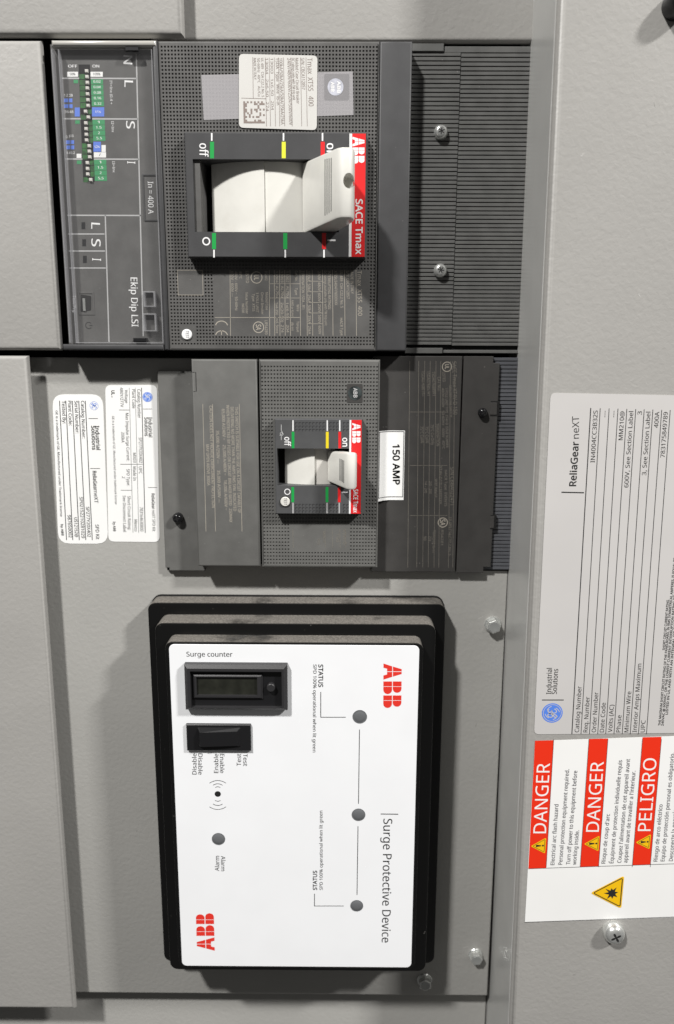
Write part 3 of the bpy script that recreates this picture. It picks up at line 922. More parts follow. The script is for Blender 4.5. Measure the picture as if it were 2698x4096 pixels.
panhead(B4, 708, 2076, 23, W4L, 3.6, 'blackscrew', 4, 0.12, rot=.2)
w = W4+.03
m = MB(); box(m, R(767, 1489, 782, 1566, w), W4-1, w, 0); 
m = MB(); stroke(m, Q([(771, 1489), (784, 1489), (786, 1566), (775, 1566)], w), .35, w); m.build('catch_slot', 'void', lc)
m = MB()
for a in [('THIS SWITCH IS SUITABLE FOR USE ON A CIRCUIT CAPABLE OF', 941, 1628, 953, 2052, 12), ('DELIVERING NO MORE THAN THE AMPS RMS SYM. INDICATED', 923, 1628, 935, 2044, 12),
          ('WHEN PROTECTED BY FUSES OR CIRCUIT BREAKER RATED   250MAX', 906, 1620, 919, 2089, 12), ('65,000 A/240V ~    25,000 A/480V ~    18,000 A/600V ~', 888, 1636, 900, 2040, 12),
          ('35,000 A/250V ---      35,000 A/500V ---', 865, 1722, 873, 2010, 12), ('CAUTION DOES NOT PROVIDE OVERCURRENT PROTECTION', 838, 1623, 849, 2030, 12),
          ('MAY OPEN ABOVE 3000A', 825, 1778, 830, 1942, 12)]:
    text(m, *a, w, .01)
pline(m, 812, 1616, 825, 2126, 2.2, w); pline(m, 851, 1616, 863, 2126, 2.2, w); pline(m, 958, 1616, 969, 2126, 2.2, w)
m.build('lettering', 'ptan', lc)
# right part: side plate, terminal cover with clips, ribs
s4 = R(1500, 1424, 1836, 2288, W4S)
m = MB(); box(m, (c4[2]-3, s4[1], s4[2], s4[3]), .1, W4S, .35, 2); sp = m.build('side_plate', 'side', B4)
t4 = R(1846, 1425, 1988, 2290, W4S)
t4 = (s4[2]+.7, s4[1]-.2, t4[2], s4[3])
mm4 = .122
def clip_poly(t):
    a, b, c, d = t
    y = lambda py: at(1950, py, W4S)[1]
    P_ = [(a, b), (c-4.6, b), (c-4.6, y(2268)), (c-.8, y(2268)), (c-.8, y(2110))]
    P_ += [(c-.8, y(1452)), (c-4.0, y(1452)), (c-4.0, d), (a, d)]
    return P_
m = MB(); slab(m, clip_poly(t4), .1, W4S+.4, .25, 1, back=True); tc = m.build('terminal_cover', 'side', B4)
for y0, y1 in ((1604, 1666), (2060, 2118)):
    m = MB(); r_ = R(1962, y0, 1998 if y0 < 2000 else 1986, y1, W4S+.4); box(m, r_, W4R-.5, W4S+.45, .1, 1); k_ = m.build('clip_gap', 'void', tc)
    m = MB(); box(m, (r_[0]-.1, r_[1]+.75, r_[2]-1.1, r_[3]-.75), W4R-.5, W4S+.7, .2, 1); m.build('clip_tab', 'side', tc)
panhead(B4, 1935, 1652, 20, W4S+.4, 3.0, 'blackscrew', 4, .12, rot=.6)
ribs(B4, (t4[2]-4.4, s4[1]+.2, uw-.5, s4[3]-.6), W4R-1.8, W4R, 16.0*.1215, .40, 'ribblue')
m = MB(); box(m, (t4[2]-4.4, s4[1]-.2, uw-.6, s4[1]+2.2), .1, W4R-1.9); m.build('rib_foot', 'void', B4)
w = W4S+.05
m = MB()
for a in [('SACE Tmax XT4V-D 150', 1811, 1446, 1815, 1658, 15), ('MOLDED CASE SWITCH', 1797, 1542, 1800, 1668, 10), ('3 POLE UNIT TYPE  XT4V-D  ISSUE NUMBER', 1782, 1552, 1785, 1790, 10),
          ('480V-600V   50-60Hz   600V   40°C', 1768, 1552, 1770, 1795, 10), ('LISTED', 1771, 1488, 1772, 1527, 11), ('CAT NO.', 1751, 1508, 1752, 1565, 12), ('1SDA076889R1', 1729, 1487, 1731, 1583, 12),
          ('1SDA076857R1', 1708, 1485, 1710, 1582, 12), ('1SDA076861R1', 1687, 1485, 1689, 1584, 12), ('TERMINATION', 1745, 1694, 1747, 1784, 12), ('75°C Cu Only', 1724, 1698, 1726, 1780, 12),
          ('75°C Cu/Al', 1702, 1706, 1704, 1772, 12), ('75°C Cu/Al', 1682, 1706, 1684, 1772, 12), ('S/N CBBA022471', 1803, 1868, 1803, 2020, 14), ('XT4V-D1ZLLSFFFXXX', 1758, 1864, 1757, 2017, 11),
          ('HACR Type  EVENTS', 1780, 1880, 1779, 2025, 10), ('UL489 CSA C22.2 No. 5', 1797, 2070, 1794, 2222, 11), ('WIRE RANGE', 1740, 1915, 1739, 1990, 10), ('2/0 - 250', 1718, 1925, 1717, 1975, 10),
          ('14 - 2/0', 1700, 1925, 1699, 1972, 10), ('TORQUE lb-in', 1733, 2120, 1731, 2210, 10), ('274', 1716, 2145, 1715, 2165, 10), ('50', 1697, 2145, 1696, 2162, 10), ('LR54281', 1765, 2110, 1764, 2180, 10)]:
    text(m, *a, w)
for x in (1820, 1803, 1764, 1745, 1722, 1700, 1676, 1640): pline(m, x, 1444, x-8, 2270, 1.5, w)
for y in (1648, 1862, 2062): pline(m, 1640, y, 1790, y, 1.5, w)
m.build('lettering', 'pfaint', sp)
m = MB()
stroke(m, circ(*at(1789, 1467, w), 2.3, 24), .38, w, True); text(m, 'UL', 1781, 1457, 1781, 1476, 16, w, .02)
m.build('approval_mark', 'ptan', sp); m = MB()
stroke(m, circ(*at(1772, 2090, w), 2.4, 24), .42, w, True); text(m, 'SA', 1762, 2078, 1762, 2102, 20, w, .02)
m.build('approval_mark', 'ptan', sp)
# bezel of the switch
m = MB(); ring_slab(m, bz4, h4, W4-1, W4B, W4B-10, .4); bzo = m.build('toggle_bezel', 'bezelgrey', B4)
p = W4B+.04
m = MB(); flat(m, rrect((at(1405.5, 1860, p)[0], bz4[1]+.4, bz4[2]-.4, bz4[3]-.4)), p); m.build('red_stripe', 'red', bzo)
m = MB(); flat(m, rrect((at(1398, 1860, p)[0], bz4[1]+.4, at(1405, 1860, p)[0], bz4[3]-.4)), p)
m.build('white_stripe', 'pwhite', bzo)
for x in (1173, 1310, 1360):
    m = MB(); prect(m, x-2.5, 1681, x+2.5, 1724, p); m.build('tick_mark', 'pwhite', bzo)
m = MB()
text(m, 'off', 1139, 1748, 1139, 1784, 24, p, .015); m.build('lettering', 'pwhite', bzo); m = MB()
text(m, 'on', 1371, 1751, 1371, 1786, 24, p, .015); m.build('lettering', 'pwhite', bzo); m = MB()
stroke(m, circ(*at(1150.5, 1967, p), 1.35, 28), .42, p, True); m.build('off_symbol', 'pwhite', bzo); m = MB()
pline(m, 1368, 1969, 1392, 1969, 5, p); m.build('on_symbol', 'pwhite', bzo)
m = MB()
for x in (1173, 1309, 1358):
    prect(m, x-2.5, 2011, x+2.5, 2053, p); m.build('tick_mark', 'pgrey', bzo); m = MB()
pline(m, 1126, 1698, 1126, 1722, 2.5, p); pline(m, 1126, 1722, 1135, 1738, 2.5, p); pline(m, 1120, 1741, 1132, 1741, 2.5, p); pline(m, 1126, 1741, 1126, 1760, 2.5, p)
stroke(m, circ(*at(1126, 1735, p), .55, 14), .25, p, True)
m.build('switch_symbol', 'pgrey', bzo)
for mm_, lst in (('green', [(1173, 1727, 1793), (1172, 1948, 2009), (1309, 1948, 2009)]), ('yellow', [(1310, 1727, 1793)]), ('red', [(1360, 1727, 1793), (1358, 1948, 2009)])):
    for x, y0, y1 in lst:
        m = MB(); prect(m, x-5.5, y0, x+5.5, y1, p); m.build('position_mark', mm_, bzo)
m = MB()
for row in (1690, 1704, 1717, 2017, 2030, 2043):
    for i in range(16):
        x = 1183+i*13.7
        if min(abs(x+4-1310), abs(x+4-1360)) < 6: continue
        if x > 1390: continue
        pline(m, x, row, x+8, row, 1.8, p); pline(m, x, row, x, row+8, 1.8, p)
m.build('corner_marks', 'blackp', bzo, kind='stuff')
p2 = p+.04
m = MB(); a = Vector(at(1410, 1692, p2)); abb(m, a, Vector(at(1410, 1773, p2))-a, Vector(at(1443, 1692, p2))-a, p2); m.build('maker_logo', 'pwhite', bzo)
m = MB(); text(m, 'SACE Tmax', 1415, 1957, 1414, 2050, 18, p2, .02); m.build('lettering', 'pwhite', bzo)
m = MB(); cx, cy = at(1142, 2006, W4B); lathe(m, cx, cy, [(2.75, W4B+.02), (2.75, W4B+.05)], 24); m.build('button_gap', 'void', bzo)
m = MB(); lathe(m, cx, cy, [(2.4, W4B), (2.4, W4B+.5), (2.1, W4B+.85)], 24); bt = m.build('test_button', 'cream', bzo, smooth=True)
m = MB(); text(m, 'TEST', 1137, 1992, 1137, 2020, 12, W4B+.9); m.build('lettering', 'inkgrey', bt)
m = MB(); flat(m, rrect((h4[0]-.1, h4[1]-.1, h4[2]+.1, h4[3]+.1)), W4B-9.9); m.build('opening_floor', 'void', bzo)
ua, um, ub = at(1140, 1870, W4B-6)[0], at(1260, 1870, W4B-4)[0], at(1340, 1870, W4B-4)[0]
m = MB(); drum(m, ua, um-.05, um+2, 36, W4B-3.2-36, W4B-9.5, h4[1]+.05, h4[3]-.05); m.build('rocker_drum', 'cream', bzo, smooth=True)
m = MB(); drum(m, um, ub, um, 24, W4B-4.6-24, W4B-9.5, h4[1]+.05, h4[3]-.05); m.build('rocker_drum', 'creamgrey', bzo, smooth=True)
wt = W4B+12
ul, ut0, ut1, urr = at(1312, 1870, W4B-3)[0], at(1390, 1878, wt)[0], at(1430, 1878, wt-3)[0], at(1372, 1870, W4B)[0]
prof = rounded([(ul, W4B-5), (urr, W4B-5), (ut1, wt-4), (ut1-.8, wt), (ut0, wt)], [0, 0, 1.2, 1.8, 2.2])
v0, v1 = h4[1]+1.2, h4[3]-1.6
mb = paddle(None, prof, v0, v1, v0-1.3, v1+.9, 'cream', W4B-3, wt, 1.2)
tog = mb.build('toggle_handle', 'cream', B4, smooth=True)
for k in range(4):
    a_, b2 = Vector((ul, W4B-5)), Vector((ut0, wt))
    t0 = .62+.065*k
    nn = Vector((-(b2-a_)[1], (b2-a_)[0])).normalized()*.06
    q0, q1 = a_+(b2-a_)*t0+nn, a_+(b2-a_)*(t0+.03)+nn
    vv0, vv1 = v0+2.4-.25*k, v1-2.6-.15*k
    m = MB(); m.add([(q0[0], vv0, q0[1]), (q1[0], vv0, q1[1]), (q1[0], vv1, q1[1]), (q0[0], vv1, q0[1])], [(0, 1, 2, 3)])
    m.build('grip_groove', 'ink', tog)
m = MB(); slab(m, rrect(R(1389, 1536, 1451, 1611, W4+.1), .5), W4, W4+.12); hp = m.build('seal_patch', 'side', B4)
m = MB(); cx, cy = at(1421, 1573, W4+.2); flat(m, circ(cx, cy, 3.4, 28), W4+.2); ho = m.build('hologram_seal', 'holodark', hp)
m = MB(); text(m, 'ABB', 1415, 1552, 1415, 1590, 15, W4+.24, .03); m.build('lettering', 'pgrey', ho)
w = W4+.04
m = MB()
for a in [('XT4V-D', 1372, 2118, 1374, 2178, 13), ('150', 1345, 2135, 1346, 2168, 12), ('Made in', 1292, 2126, 1293, 2170, 9), ('Italy', 1272, 2155, 1273, 2180, 9)]:
    text(m, *a, w); m.build('lettering', 'pfaint', B4); m = MB()
for x in (1382, 1360, 1330, 1301, 1172):
    m = MB(); pline(m, x, 2115, x+2, 2192, 1.6, w); m.build('print_line', 'pfaint', B4)
# 150 AMP label, bending up from the side plate against the cover
LA = thing('amp_label', 'small white label with black frame reading 150 AMP, beside the small toggle', 'label', (*at(1570, 2000, W4S), W4S))
def bend(u):
    t = (u-lab[0])/(lab[2]-lab[0])
    return W4S+.25+5.0*max(0, 1-t/.55)**2.2
lab = R(1522, 1722, 1618, 2000, W4S+.3)
lab = (c4[2]+.1, lab[1], lab[2], lab[3])
def bent(mb, rect, lift, n=16):
    a, b, c, d = rect
    vs = []; fs = []
    for i in range(n+1):
        x = a+(c-a)*i/n; z = bend(x)+lift
        vs += [(x, b, z), (x, d, z)]
    for i in range(n): fs.append((2*i, 2*i+2, 2*i+3, 2*i+1))
    mb.add(vs, fs)
m = MB(); bent(m, lab, 0); m.build('backing', 'sticker', LA, smooth=True)
m = MB(); e = .35
for q in ((lab[0], lab[3]-.35-e, lab[2]-.3, lab[3]-.35), (lab[0], lab[1]+1.5, lab[2]-.3, lab[1]+1.5+e), (lab[2]-.3-e, lab[1]+1.5, lab[2]-.3, lab[3]-.35), (lab[0]+.1, lab[1]+1.5, lab[0]+.1+e, lab[3]-.35)): bent(m, q, .05, 10)
m.build('frame_line', 'ink', LA)
m = MB(); text(m, '150 AMP', 1572, 1778, 1573, 1938, 27, W4S+.3, .028)
m.v = [(x, y, bend(x)+.06) for x, y, z in m.v]
m.build('lettering', 'ink', LA)

# ================================================================== SURGE PROTECTOR
SP = thing('surge_protector', 'black stepped box with white front plate, the surge protective device', 'surge protector', (*at(1190, 3870, 0), .1))
q1, q2, q3 = R(626, 2412, 1760, 3850, T1), R(651, 2493, 1722, 3882, T2), R(690, 2568, 1678, 3874, T3)
uc = (q1[0]+q1[2]+q2[0]+q2[2]+q3[0]+q3[2])/6
def cen(q): h = (q[2]-q[0])/2; return (uc-h, q[1], uc+h, q[3])
q1, q2, q3 = cen(q1), cen(q2), cen(q3)
m = MB(); slab(m, rrect((q1[0]-.4, q1[1]+3, q1[2]+.4, q1[3]+.8), 5), 0.05, 1.2); m.build('cutout_shadow', 'void', SP)  # black slab standing in for the shadow gap of the cutout round the box
m = MB(); slab(m, rrect(q1, 4.5, 8), .05, T1, .5, 2); m.build('base_tier', 'black', SP, smooth=True)
m = MB(); slab(m, rrect(q2, 4.5, 8), T1-.1, T2, .5, 2); m.build('middle_tier', 'black', SP, smooth=True)
m = MB(); slab(m, rrect(q3, 3.8, 8), T2-.1, T3, .5, 2); m.build('front_tier', 'black', SP, smooth=True)
wp = R(711, 2579, 1661, 3862, T3)
wp = (q3[0]+2.0, q3[1]+1.5, q3[2]-2.0, wp[3])
p = T3+.35
m = MB(); slab(m, rrect(wp, 2.6, 6), T3-.1, p, .1, 1); face = m.build('front_plate', 'white', SP)
w = p+.04
m = MB()
text(m, 'Surge counter', 747, 2626, 931, 2627, 20, w, .008); m.build('lettering', 'ink', face); m = MB()
text(m, 'SPD 100% operational when lit green', 1254, 2658, 1252, 3009, 13.5, w, .012); m.build('lettering', 'ink', face); m = MB()
text(m, 'SPD 100% operational when lit green', 1292, 3560, 1291, 3243, 13, w, .012); m.build('lettering', 'ink', face); m = MB()
text(m, 'Surge Protective Device', 1535, 3275, 1528, 3770, 35, w, .006); m.build('lettering', 'ink', face); m = MB()
for s, xa, xb, y0, y1 in (('Disable', 787, 794, 3014, 3098), ('Enable', 874, 881, 3015, 3092), ('Test', 965, 974, 3015, 3064), ('Alarm', 878, 885, 3424, 3484)):
    text(m, s, xa, y1, xa, y0, 17, w, .01); text(m, s, xb, y0, xb, y1, 17, w, .01); m.build('lettering', 'ink', face); m = MB()
for ln in (((1284, 2768, 1284, 2869, 3), (1283, 2869, 1384, 2869, 3)), ((1259, 3575, 1259, 3625, 3), (1258, 3624, 1376, 3624, 3)), ((1439, 2918, 1435, 3215, 3),), ((1433, 3305, 1429, 3580, 3),), ((1524, 3256, 1594, 3257, 4),)):
    for q in ln: pline(m, *q, w)
    m.build('print_line', 'ink', face); m = MB()
for yc, hw, sg, off in ((3122, 33, 1, 0), (3135, 19, 1, 0), (3147, 10, 1, 0), (3205, 11, -1, 0), (3222, 19, -1, 0), (3238, 33, -1, 0)):
    pts = []
    for i in range(9):
        t = -1+i/4
        pts.append(at(872+hw*t, yc+sg*t*t*hw*.32-(0 if sg > 0 else 0), w))
    stroke(m, pts, .3, w); m.build('sound_wave_arc', 'ink', face); m = MB()
for a in (('STATUS', 1275, 2658, 1275, 2748, 18), ('STATUS', 1269, 3560, 1269, 3483, 16)):
    m = MB(); text(m, *a, w, .022); m.build('lettering', 'ink', face)
for (x, y, r_) in ((1440, 2867, 30), (1435, 3259, 29), (1428, 3623, 28), (875, 3356, 28.5)):
    cx, cy = at(x, y, w)
    m = MB(); lathe(m, cx, cy, [(r_*.121, w-.03), (r_*.121, w+.05), (r_*.112, w+.06), (r_*.108, w+.02), (r_*.09, w+.25), (r_*.05, w+.42), (r_*.01, w+.46)], 28); m.build('status_lamp', 'led', face, smooth=True)
m = MB(); flat(m, circ(*at(872, 3176, w), 1.6, 24), w); m.build('buzzer_hole', 'void', face)
m = MB(); a = Vector(at(1535, 2654, w)); abb(m, a, Vector(at(1534, 2832, w))-a, Vector(at(1608, 2654, w))-a, w); m.build('maker_logo', 'logored', face)
m = MB(); a = Vector(at(860, 3803, w)); abb(m, a, Vector(at(856, 3653, w))-a, Vector(at(789, 3803, w))-a, w); m.build('maker_logo', 'logored', face)
# counter window
z = p+4.5
ka, kb = R(738, 2649, 1149, 2845, p), R(738, 2649, 1149, 2845, z)
k0 = (kb[0], kb[1], kb[2], ka[3])
ki = (k0[0]+3.0, k0[1]+1.7, k0[2]-2.6, k0[3]-3.0)
m = MB(); ring_slab(m, (k0[0], k0[1], k0[2], k0[3]), ki, p, z, z-3.0, 1.6); cw = m.build('counter_housing', 'charcoal', face)
m = MB(); flat(m, rrect(ki), z-2.6); m.build('counter_recess', 'blackp', cw)
lo_ = R(772, 2698, 1052, 2798, z-1.2); li = R(787, 2709, 1030, 2782, z-1.2)
m = MB(); ring_slab(m, lo_, li, z-2.7, z-1.2, z-2.6, 1.0); m.build('display_frame', 'charcoal', cw)
m = MB(); flat(m, rrect((li[0]-.5, li[1]-.5, li[2]+.5, li[3]+.5)), z-2.3); m.build('display', 'lcd', cw)
cx, cy = at(1084, 2754, z); m = MB(); lathe(m, cx, cy, [(2.1, z-2.7), (2.1, z-.7), (1.8, z-.4)], 24); m.build('reset_button', 'charcoal', cw, smooth=True)
# rocker switch
ka, kb = R(747, 2893, 1004, 3004, p), R(747, 2893, 1004, 3004, p+1.6)
k1 = (kb[0], kb[1], kb[2], ka[3])
m = MB(); box(m, k1, p, p+1.6, .3, 1); rs = m.build('rocker_switch', 'blackp', face)
kr = R(788, 2917, 964, 2992, p+3.5)
m = MB()
b0 = rrect((kr[0], kr[1], kr[2], kr[3]), .4); b1 = rrect((kr[0]+1.8, kr[1]+.8, kr[2]-1.8, kr[3]-1.6), .4)
n = len(b0); vs = [(x, y, p+1.5) for x, y in b0]+[(x, y, p+4.3-.08*(x-kr[0])) for x, y in b1]
m.add(vs, [(i, (i+1) % n, n+(i+1) % n, n+i) for i in range(n)]+[tuple(range(n, 2*n))])
m.build('rocker_button', 'blackp', rs)

# ================================================================== STICKERS
def monogram(mb, cx, cy, r, w_, ang=0.0):
    """round emblem: ring with four curls and looping script initials"""
    ca, sa = math.cos(ang), math.sin(ang)
    T = lambda x, y: (cx+r*(x*ca-y*sa), cy+r*(x*sa+y*ca))
    stroke(mb, [T(.88*math.cos(t), .88*math.sin(t)) for t in [2*math.pi*i/40 for i in range(40)]], r*.05, w_, True)
    for k in range(4):
        a0 = k*math.pi/2+.2
        stroke(mb, [T((.70-.10*i/8)*math.cos(a0+.9*i/8), (.70-.10*i/8)*math.sin(a0+.9*i/8)) for i in range(9)], r*.07, w_)
    g_ = [(-.10, .30), (-.25, .42), (-.42, .30), (-.44, .02), (-.30, -.06), (-.12, .10), (-.04, .36), (-.10, .0), (-.20, -.40), (-.38, -.44), (-.42, -.28), (-.22, -.12), (.02, .02)]
    e_ = [(.36, .34), (.22, .46), (.06, .34), (.10, .14), (.26, .08), (.08, .02), (.0, -.18), (.12, -.38), (.32, -.34), (.44, -.14)]
    for s_ in (g_, e_):
        sm = []
        for i in range(len(s_)-1):
            p0, p1, p2_, p3 = (Vector(s_[max(i-1, 0)]), Vector(s_[i]), Vector(s_[i+1]), Vector(s_[min(i+2, len(s_)-1)]))
            for j in range(4):
                t = j/4
                q = 0.5*((2*p1)+(-p0+p2_)*t+(2*p0-5*p1+4*p2_-p3)*t*t+(-p0+3*p1-3*p2_+p3)*t**3)
                sm.append(T(q[0], q[1]))
        sm.append(T(*s_[-1]))
        stroke(mb, sm, r*.085, w_)

# two kit labels on the plate, reading downwards
KA = sheet('kit_label', 'white label with rating table, right one of two beside the small switch', 'label', [(422, 1540), (629, 1540), (640, 2168), (435, 2166)], WP+.03, .15, 'sticker', 3.0)
KA['group'] = 'kit labels beside the small switch'
w = WP+.22
m = MB()
for a in [('Industrial', 595, 1669, 596, 1748, 14, .02), ('Solutions', 579, 1669, 580, 1744, 14, .02), ('ReliaGear', 607, 1974, 609, 2036, 12, .02), ('neXT SPD Kit', 609, 2040, 611, 2125, 12),
          ('Catalog Number', 550, 1557, 552, 1672, 13), ('SP277Y20X402', 556, 1750, 558, 1851, 13), ('UPC', 556, 1866, 557, 1895, 13), ('783164630800', 560, 2028, 562, 2125, 13),
          ('Plant Code', 529, 1557, 530, 1633, 12), ('MX03', 533, 1811, 534, 1850, 12), ('Made In', 533, 1866, 534, 1922, 12), ('Mexico', 538, 2078, 539, 2125, 12),
          ('Voltage', 500, 1559, 501, 1612, 12), ('480Y/277V', 481, 1550, 483, 1628, 12), ('Max Impulse Surge Current:', 503, 1652, 508, 1844, 12), ('200kA', 486, 1728, 487, 1770, 12),
          ('SPD Type:', 507, 1876, 509, 1943, 12), ('2', 489, 1906, 489, 1913, 12), ('Short Circuit Rating:', 511, 1984, 513, 2120, 12), ('See Disconnect Label', 492, 1982, 494, 2127, 12),
          ('GE is a trademark of GE. Manufactured under trademark license', 449, 1664, 461, 2017, 9), ('by ABB', 453, 2087, 454, 2125, 10, .02), ('UL', 446, 1562, 447, 1580, 13, .03), ('us', 446, 1584, 447, 1590, 7)]:
    text(m, *a[:6], w, a[6] if len(a) > 6 else 0.006)
pline(m, 567, 1551, 582, 2131, 3.0, w)
for xa, xb, y0, y1 in ((542, 556, 1551, 2131), (518, 533, 1551, 2131)): pline(m, xa, y0, xb, y1, 1.5, w)
pline(m, 572, 1636, 609, 1636, 2, w); pline(m, 593, 1950, 629, 1950, 2, w); pline(m, 477, 1640, 519, 1640, 2, w); pline(m, 482, 1857, 572, 1857, 2, w); pline(m, 484, 1961, 528, 1961, 2, w)
m.build('lettering', 'ink', KA)
m = MB(); cx, cy = at(591, 1588, w); flat(m, circ(cx, cy, 2.5, 28), w); gl = m.build('emblem', 'geblue', KA)
m = MB(); monogram(m, cx, cy, 2.4, w+.04, -math.pi/2); m.build('emblem_lines', 'sticker', gl)
KB = sheet('kit_label', 'white label with serial number lines, left one of two beside the small switch', 'label', [(210, 1577), (413, 1577), (434, 2175), (235, 2174)], WP+.03, .12, 'sticker', 6.0)
KB['group'] = 'kit labels beside the small switch'
m = MB()
for a in [('Industrial', 382, 1703, 387, 1799, 15, .02), ('Solutions', 366, 1703, 370, 1799, 15, .02), ('ReliaGear', 371, 1884, 376, 1962, 15, .015), ('neXT', 376, 1964, 379, 2012, 15), ('SPD Kit', 382, 2098, 385, 2157, 14),
          ('Catalog Number:', 325, 1603, 330, 1753, 13), ('SP277Y20X402', 345, 2027, 351, 2148, 13), ('Serial Number:', 299, 1603, 304, 1733, 13), ('SP02152210281029', 319, 1988, 327, 2152, 13),
          ('Plant Code:', 273, 1603, 277, 1702, 13), ('US12152@', 297, 2070, 301, 2148, 13), ('Tested By:', 248, 1603, 252, 1694, 13), ('987650002', 271, 2060, 276, 2150, 13),
          ('GE is a trademark of GE. Manufactured under Trademark license', 223, 1642, 242, 2066, 9), ('by ABB', 244, 2097, 247, 2142, 9, .02)]:
    text(m, *a[:6], w, a[6] if len(a) > 6 else 0.008)
for xa, xb in ((342, 370), (316, 344), (290, 318), (264, 292), (239, 267)): pline(m, xa, 1603, xb, 2160, 3, w)
pline(m, 355, 1674, 393, 1674, 2.2, w); pline(m, 362, 1874, 401, 1874, 2.2, w)
m.build('lettering', 'ink', KB)
m = MB(); cx, cy = at(377, 1623, w); monogram(m, cx, cy, 2.4, w, -math.pi/2); m.build('emblem', 'geblue', KB)

# nameplate on the frame, reading upwards
NP = sheet('nameplate_label', 'silver grey rating nameplate with ruled lines on the right frame', 'label', [(2203, 1571), (2800, 1583), (2750, 2931), (2137, 2937)], WF+.03, .15, 'silver', 2.6)
w = WF+.22
tops = [2364, 2402, 2437.6, 2473, 2508.5, 2544, 2578, 2612.6, 2648, 2682]
bots = [2288.5, 2325, 2359, 2392, 2424, 2457, 2490, 2522, 2555, 2587]
m = MB()
for i, (a, b) in enumerate(zip(tops, bots)): pline(m, a, 1632+i*.9, b, 2936, 3.6 if i == 0 else 2.6, w)
L_ = [('Catalog Number', 2745), ('Req. Number', 2787), ('Order Number', 2769), ('Date Code', 2811), ('Volts (AC)', 2819), ('Phase', 2861), ('Minimum Wire', 2766), ('Interior Amps Maximum', 2655), ('UPC', 2881)]
R_ = [('IN4004CC3B32S', 1850, 1642), ('---', 1669, 1643), ('---', 1669, 1643), ('MM210@', 1760, 1645), ('600V, See Section Label', 1950, 1645), ('3', 1659, 1645), ('3, See Section Label', 1901, 1647), ('400A', 1711, 1647), ('783175849789', 1830, 1648)]
def bl(i, y):
    fr = .76
    xt, xb = tops[i]+(tops[i+1]-tops[i])*fr, bots[i]+(bots[i+1]-bots[i])*fr
    return xt+(xb-xt)*(y-1632)/(2936-1632)
for i, (s, ye) in enumerate(L_): text(m, s, bl(i, 2929), 2929, bl(i, ye), ye, 17, w, .008)
for i, (s, ys_, ye) in enumerate(R_): text(m, s, bl(i, ys_), ys_, bl(i, ye), ye, 17 if s != '---' else 17, w, .008)
text(m, 'ReliaGear', 2305, 1944, 2316, 1767, 27, w, .02); text(m, 'neXT', 2317, 1754, 2317, 1664, 27, w)
pline(m, 2247, 1969, 2337, 1971, 4.5, w)
pline(m, 2169, 2800, 2256, 2800, 4, w)
text(m, 'Industrial', 2206, 2776, 2209, 2672, 20, w, .012); text(m, 'Solutions', 2228, 2776, 2234, 2676, 20, w, .012)
for s, x0_, y0_, x1_, y1_ in (('THE MAXIMUM SHORT CIRCUIT RATING OF THE PANELBOARD, IN RMS SYMMETRICAL AMPERES, IS EQUAL TO', 2643, 2902, 2705, 2230), ('240VAC @ 600VAC, OR THE LOWEST CURRENT INTERRUPTION RATING OF ANY DEVICE INSTALLED', 2655, 2903, 2722, 2200),
                              ('LISTED IN UL AND WITH AN INTEGRAL OR REMOTE MAIN OVERCURRENT DEVICE', 2672, 2858, 2735, 2200), ('SHORT CIRCUIT CURRENT RATING', 2660, 2600, 2677, 2400)):
    text(m, s, x0_, y0_, x1_, y1_, 9, w, .025)
m.build('lettering', 'ink', NP)
m = MB(); cx, cy = at(2210, 2852, w); flat(m, circ(cx, cy, 5.0, 36), w); gl = m.build('emblem', 'geblue', NP)
m = MB(); monogram(m, cx, cy, 4.9, w+.04, math.pi/2-.06); m.build('emblem_lines', 'silver', gl)

# danger sticker on the frame, reading upwards
DS = thing('danger_sticker', 'white and orange-red warning sticker reading DANGER and PELIGRO on the right frame', 'sticker', (*at(2400, 3690, WF), WF))
m = MB(); slab(m, Q([(2141, 2964), (2800, 2941), (2770, 3667), (2100.5, 3690)], WF+.1), WF+.03, WF+.15, 0, back=True)
bk = m.build('backing', 'sticker', DS)
w = WF+.2
for tx0, tx1, bx0, bx1, yt, yb in ((2141, 2216, 2114.6, 2186, 2963, 3474), (2357, 2433, 2321.6, 2395.5, 2956, 3467), (2571, 2647, 2530, 2602, 2949, 3460)):
    m = MB(); flat(m, Q([(tx0, yt), (tx1, yt-2), (bx1, yb-2), (bx0, yb)], w), w); m.build('signal_band', 'danger', DS)
w2 = w+.05
m = MB()
text(m, 'DANGER', 2185, 3333, 2201, 3053, 51, w2, .0); text(m, 'DANGER', 2396, 3327, 2416, 3047, 51, w2, .0); text(m, 'PELIGRO', 2603, 3324, 2628, 3033, 51, w2, .0)
m.build('lettering', 'sticker', DS)
m = MB()
for a in [('Electrical arc flash hazard', 2218.6, 3460, 2235, 3217.6), ('Personal protection equipment required.', 2249.7, 3459, 2278, 3077), ('Turn off power to this equipment before', 2281, 3458, 2310.6, 3083), ('working inside.', 2305.5, 3459, 2317.6, 3321),
          ("Risque de coup d'arc", 2422, 3454, 2441, 3256), ('Équipment de protection individuelle requis', 2454.8, 3453, 2490, 3040.7), ("Coupez l'alimentation de cet appareil avant", 2486, 3451, 2521.6, 3035.7), ("appareil avant de travailler a l'interieur.", 2510, 3451, 2543.7, 3083),
          ('Riesgo de arco eléctrico', 2630.7, 3446, 2652, 3217.6), ('Equipo de protección personal es obligatorio.', 2659, 3445, 2699, 3010), ('Desconecte la energía antes de', 2692, 3444, 2718, 3150)]:
    text(m, *a, 15.5, w2, .012)
m.build('lettering', 'inkgrey', DS)
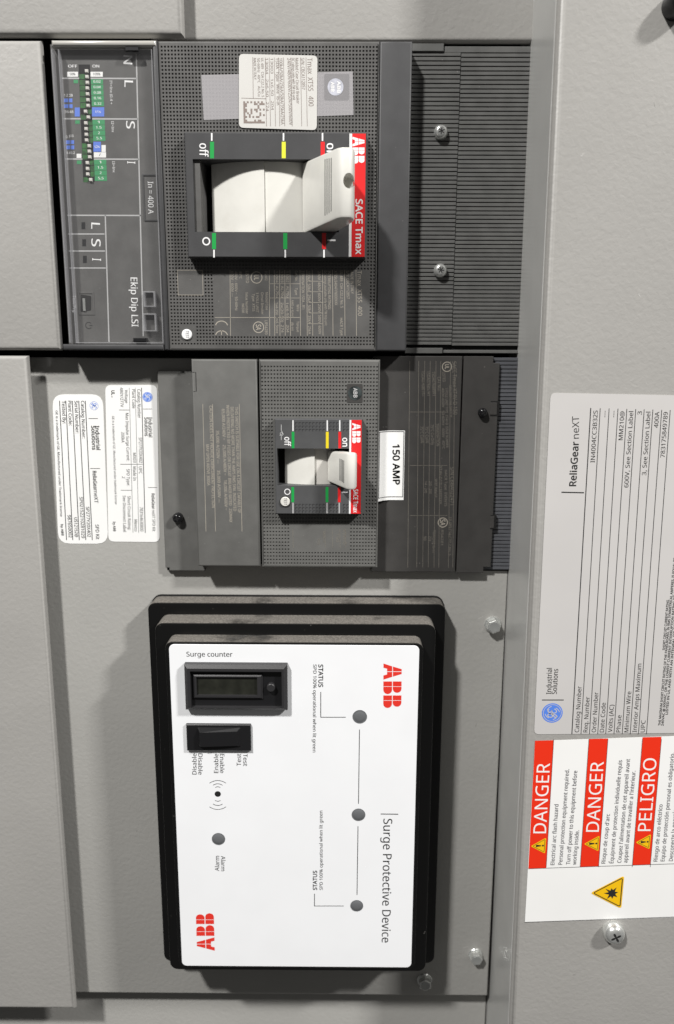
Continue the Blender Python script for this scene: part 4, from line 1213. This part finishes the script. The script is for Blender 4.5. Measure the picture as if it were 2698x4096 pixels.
m = MB(); pline(m, 2114, 3475, 2760, 3453, 2, w2); pline(m, 2100, 3689, 2770, 3665, 2, w2)
for x0_, x1_ in ((2216, 2186), (2357, 2321.6), (2433, 2395.5), (2571, 2530), (2647, 2602)): pline(m, x0_, 2956, x1_, 3468, 1.6, w2)
m.build('rule_lines', 'ink', DS)
for ap, b0_, b1_ in (((2123, 3385), (2186, 3350), (2181, 3414)), ((2336, 3376), (2399.5, 3342), (2394.5, 3405)), ((2543, 3370), (2605, 3336), (2599, 3397))):
    tri = Q([ap, b0_, b1_], w2)
    m = MB(); flat(m, rquad(tri, .9), w2+.02); tr = m.build('warning_triangle', 'amber', DS)
    m = MB(); stroke(m, ccw(rquad(inset(ccw(tri), .55), .5)), .22, w2+.05, True)
    bx_, by_ = (b0_[0]+b1_[0])/2, (b0_[1]+b1_[1])/2
    f = lambda t, s: (ap[0]+(bx_-ap[0])*t, ap[1]+(by_-ap[1])*t+s)
    flat(m, Q([f(.36, -5), f(.36, 5), f(.70, 2), f(.70, -2)], w2+.05), w2+.05); flat(m, circ(*at(*f(.82, 0), w2+.05), .5, 12), w2+.05)
    m.build('exclamation_mark', 'ink', tr)
tri = Q([(2362, 3572), (2498, 3502), (2486, 3635)], w2)
m = MB(); flat(m, rquad(tri, 1.6), w2+.02); tr = m.build('warning_triangle', 'amber', DS)
m = MB(); stroke(m, rquad(inset(ccw(tri), .75), 1.2), .5, w2+.05, True)
cs = at(2450, 3573, w2+.05)
sp_ = [(180, 4.2), (205, 1.6), (228, 3.6), (250, 1.5), (275, 2.6), (300, 1.5), (325, 3.2), (348, 1.5), (10, 2.9), (32, 1.4), (55, 3.3), (80, 1.5), (105, 2.4), (130, 1.5), (150, 4.0), (166, 1.8)]
pts = [(cs[0]+r_*math.cos(math.radians(a_))*1.05, cs[1]+r_*math.sin(math.radians(a_))*1.25) for a_, r_ in sp_]
for i in range(len(pts)):
    flat(m, [cs, pts[i], pts[(i+1) % len(pts)]], w2+.05)
m.build('burst_symbol', 'ink', tr)
for o in bpy.data.objects:
    if '_o' in o: del o['_o']
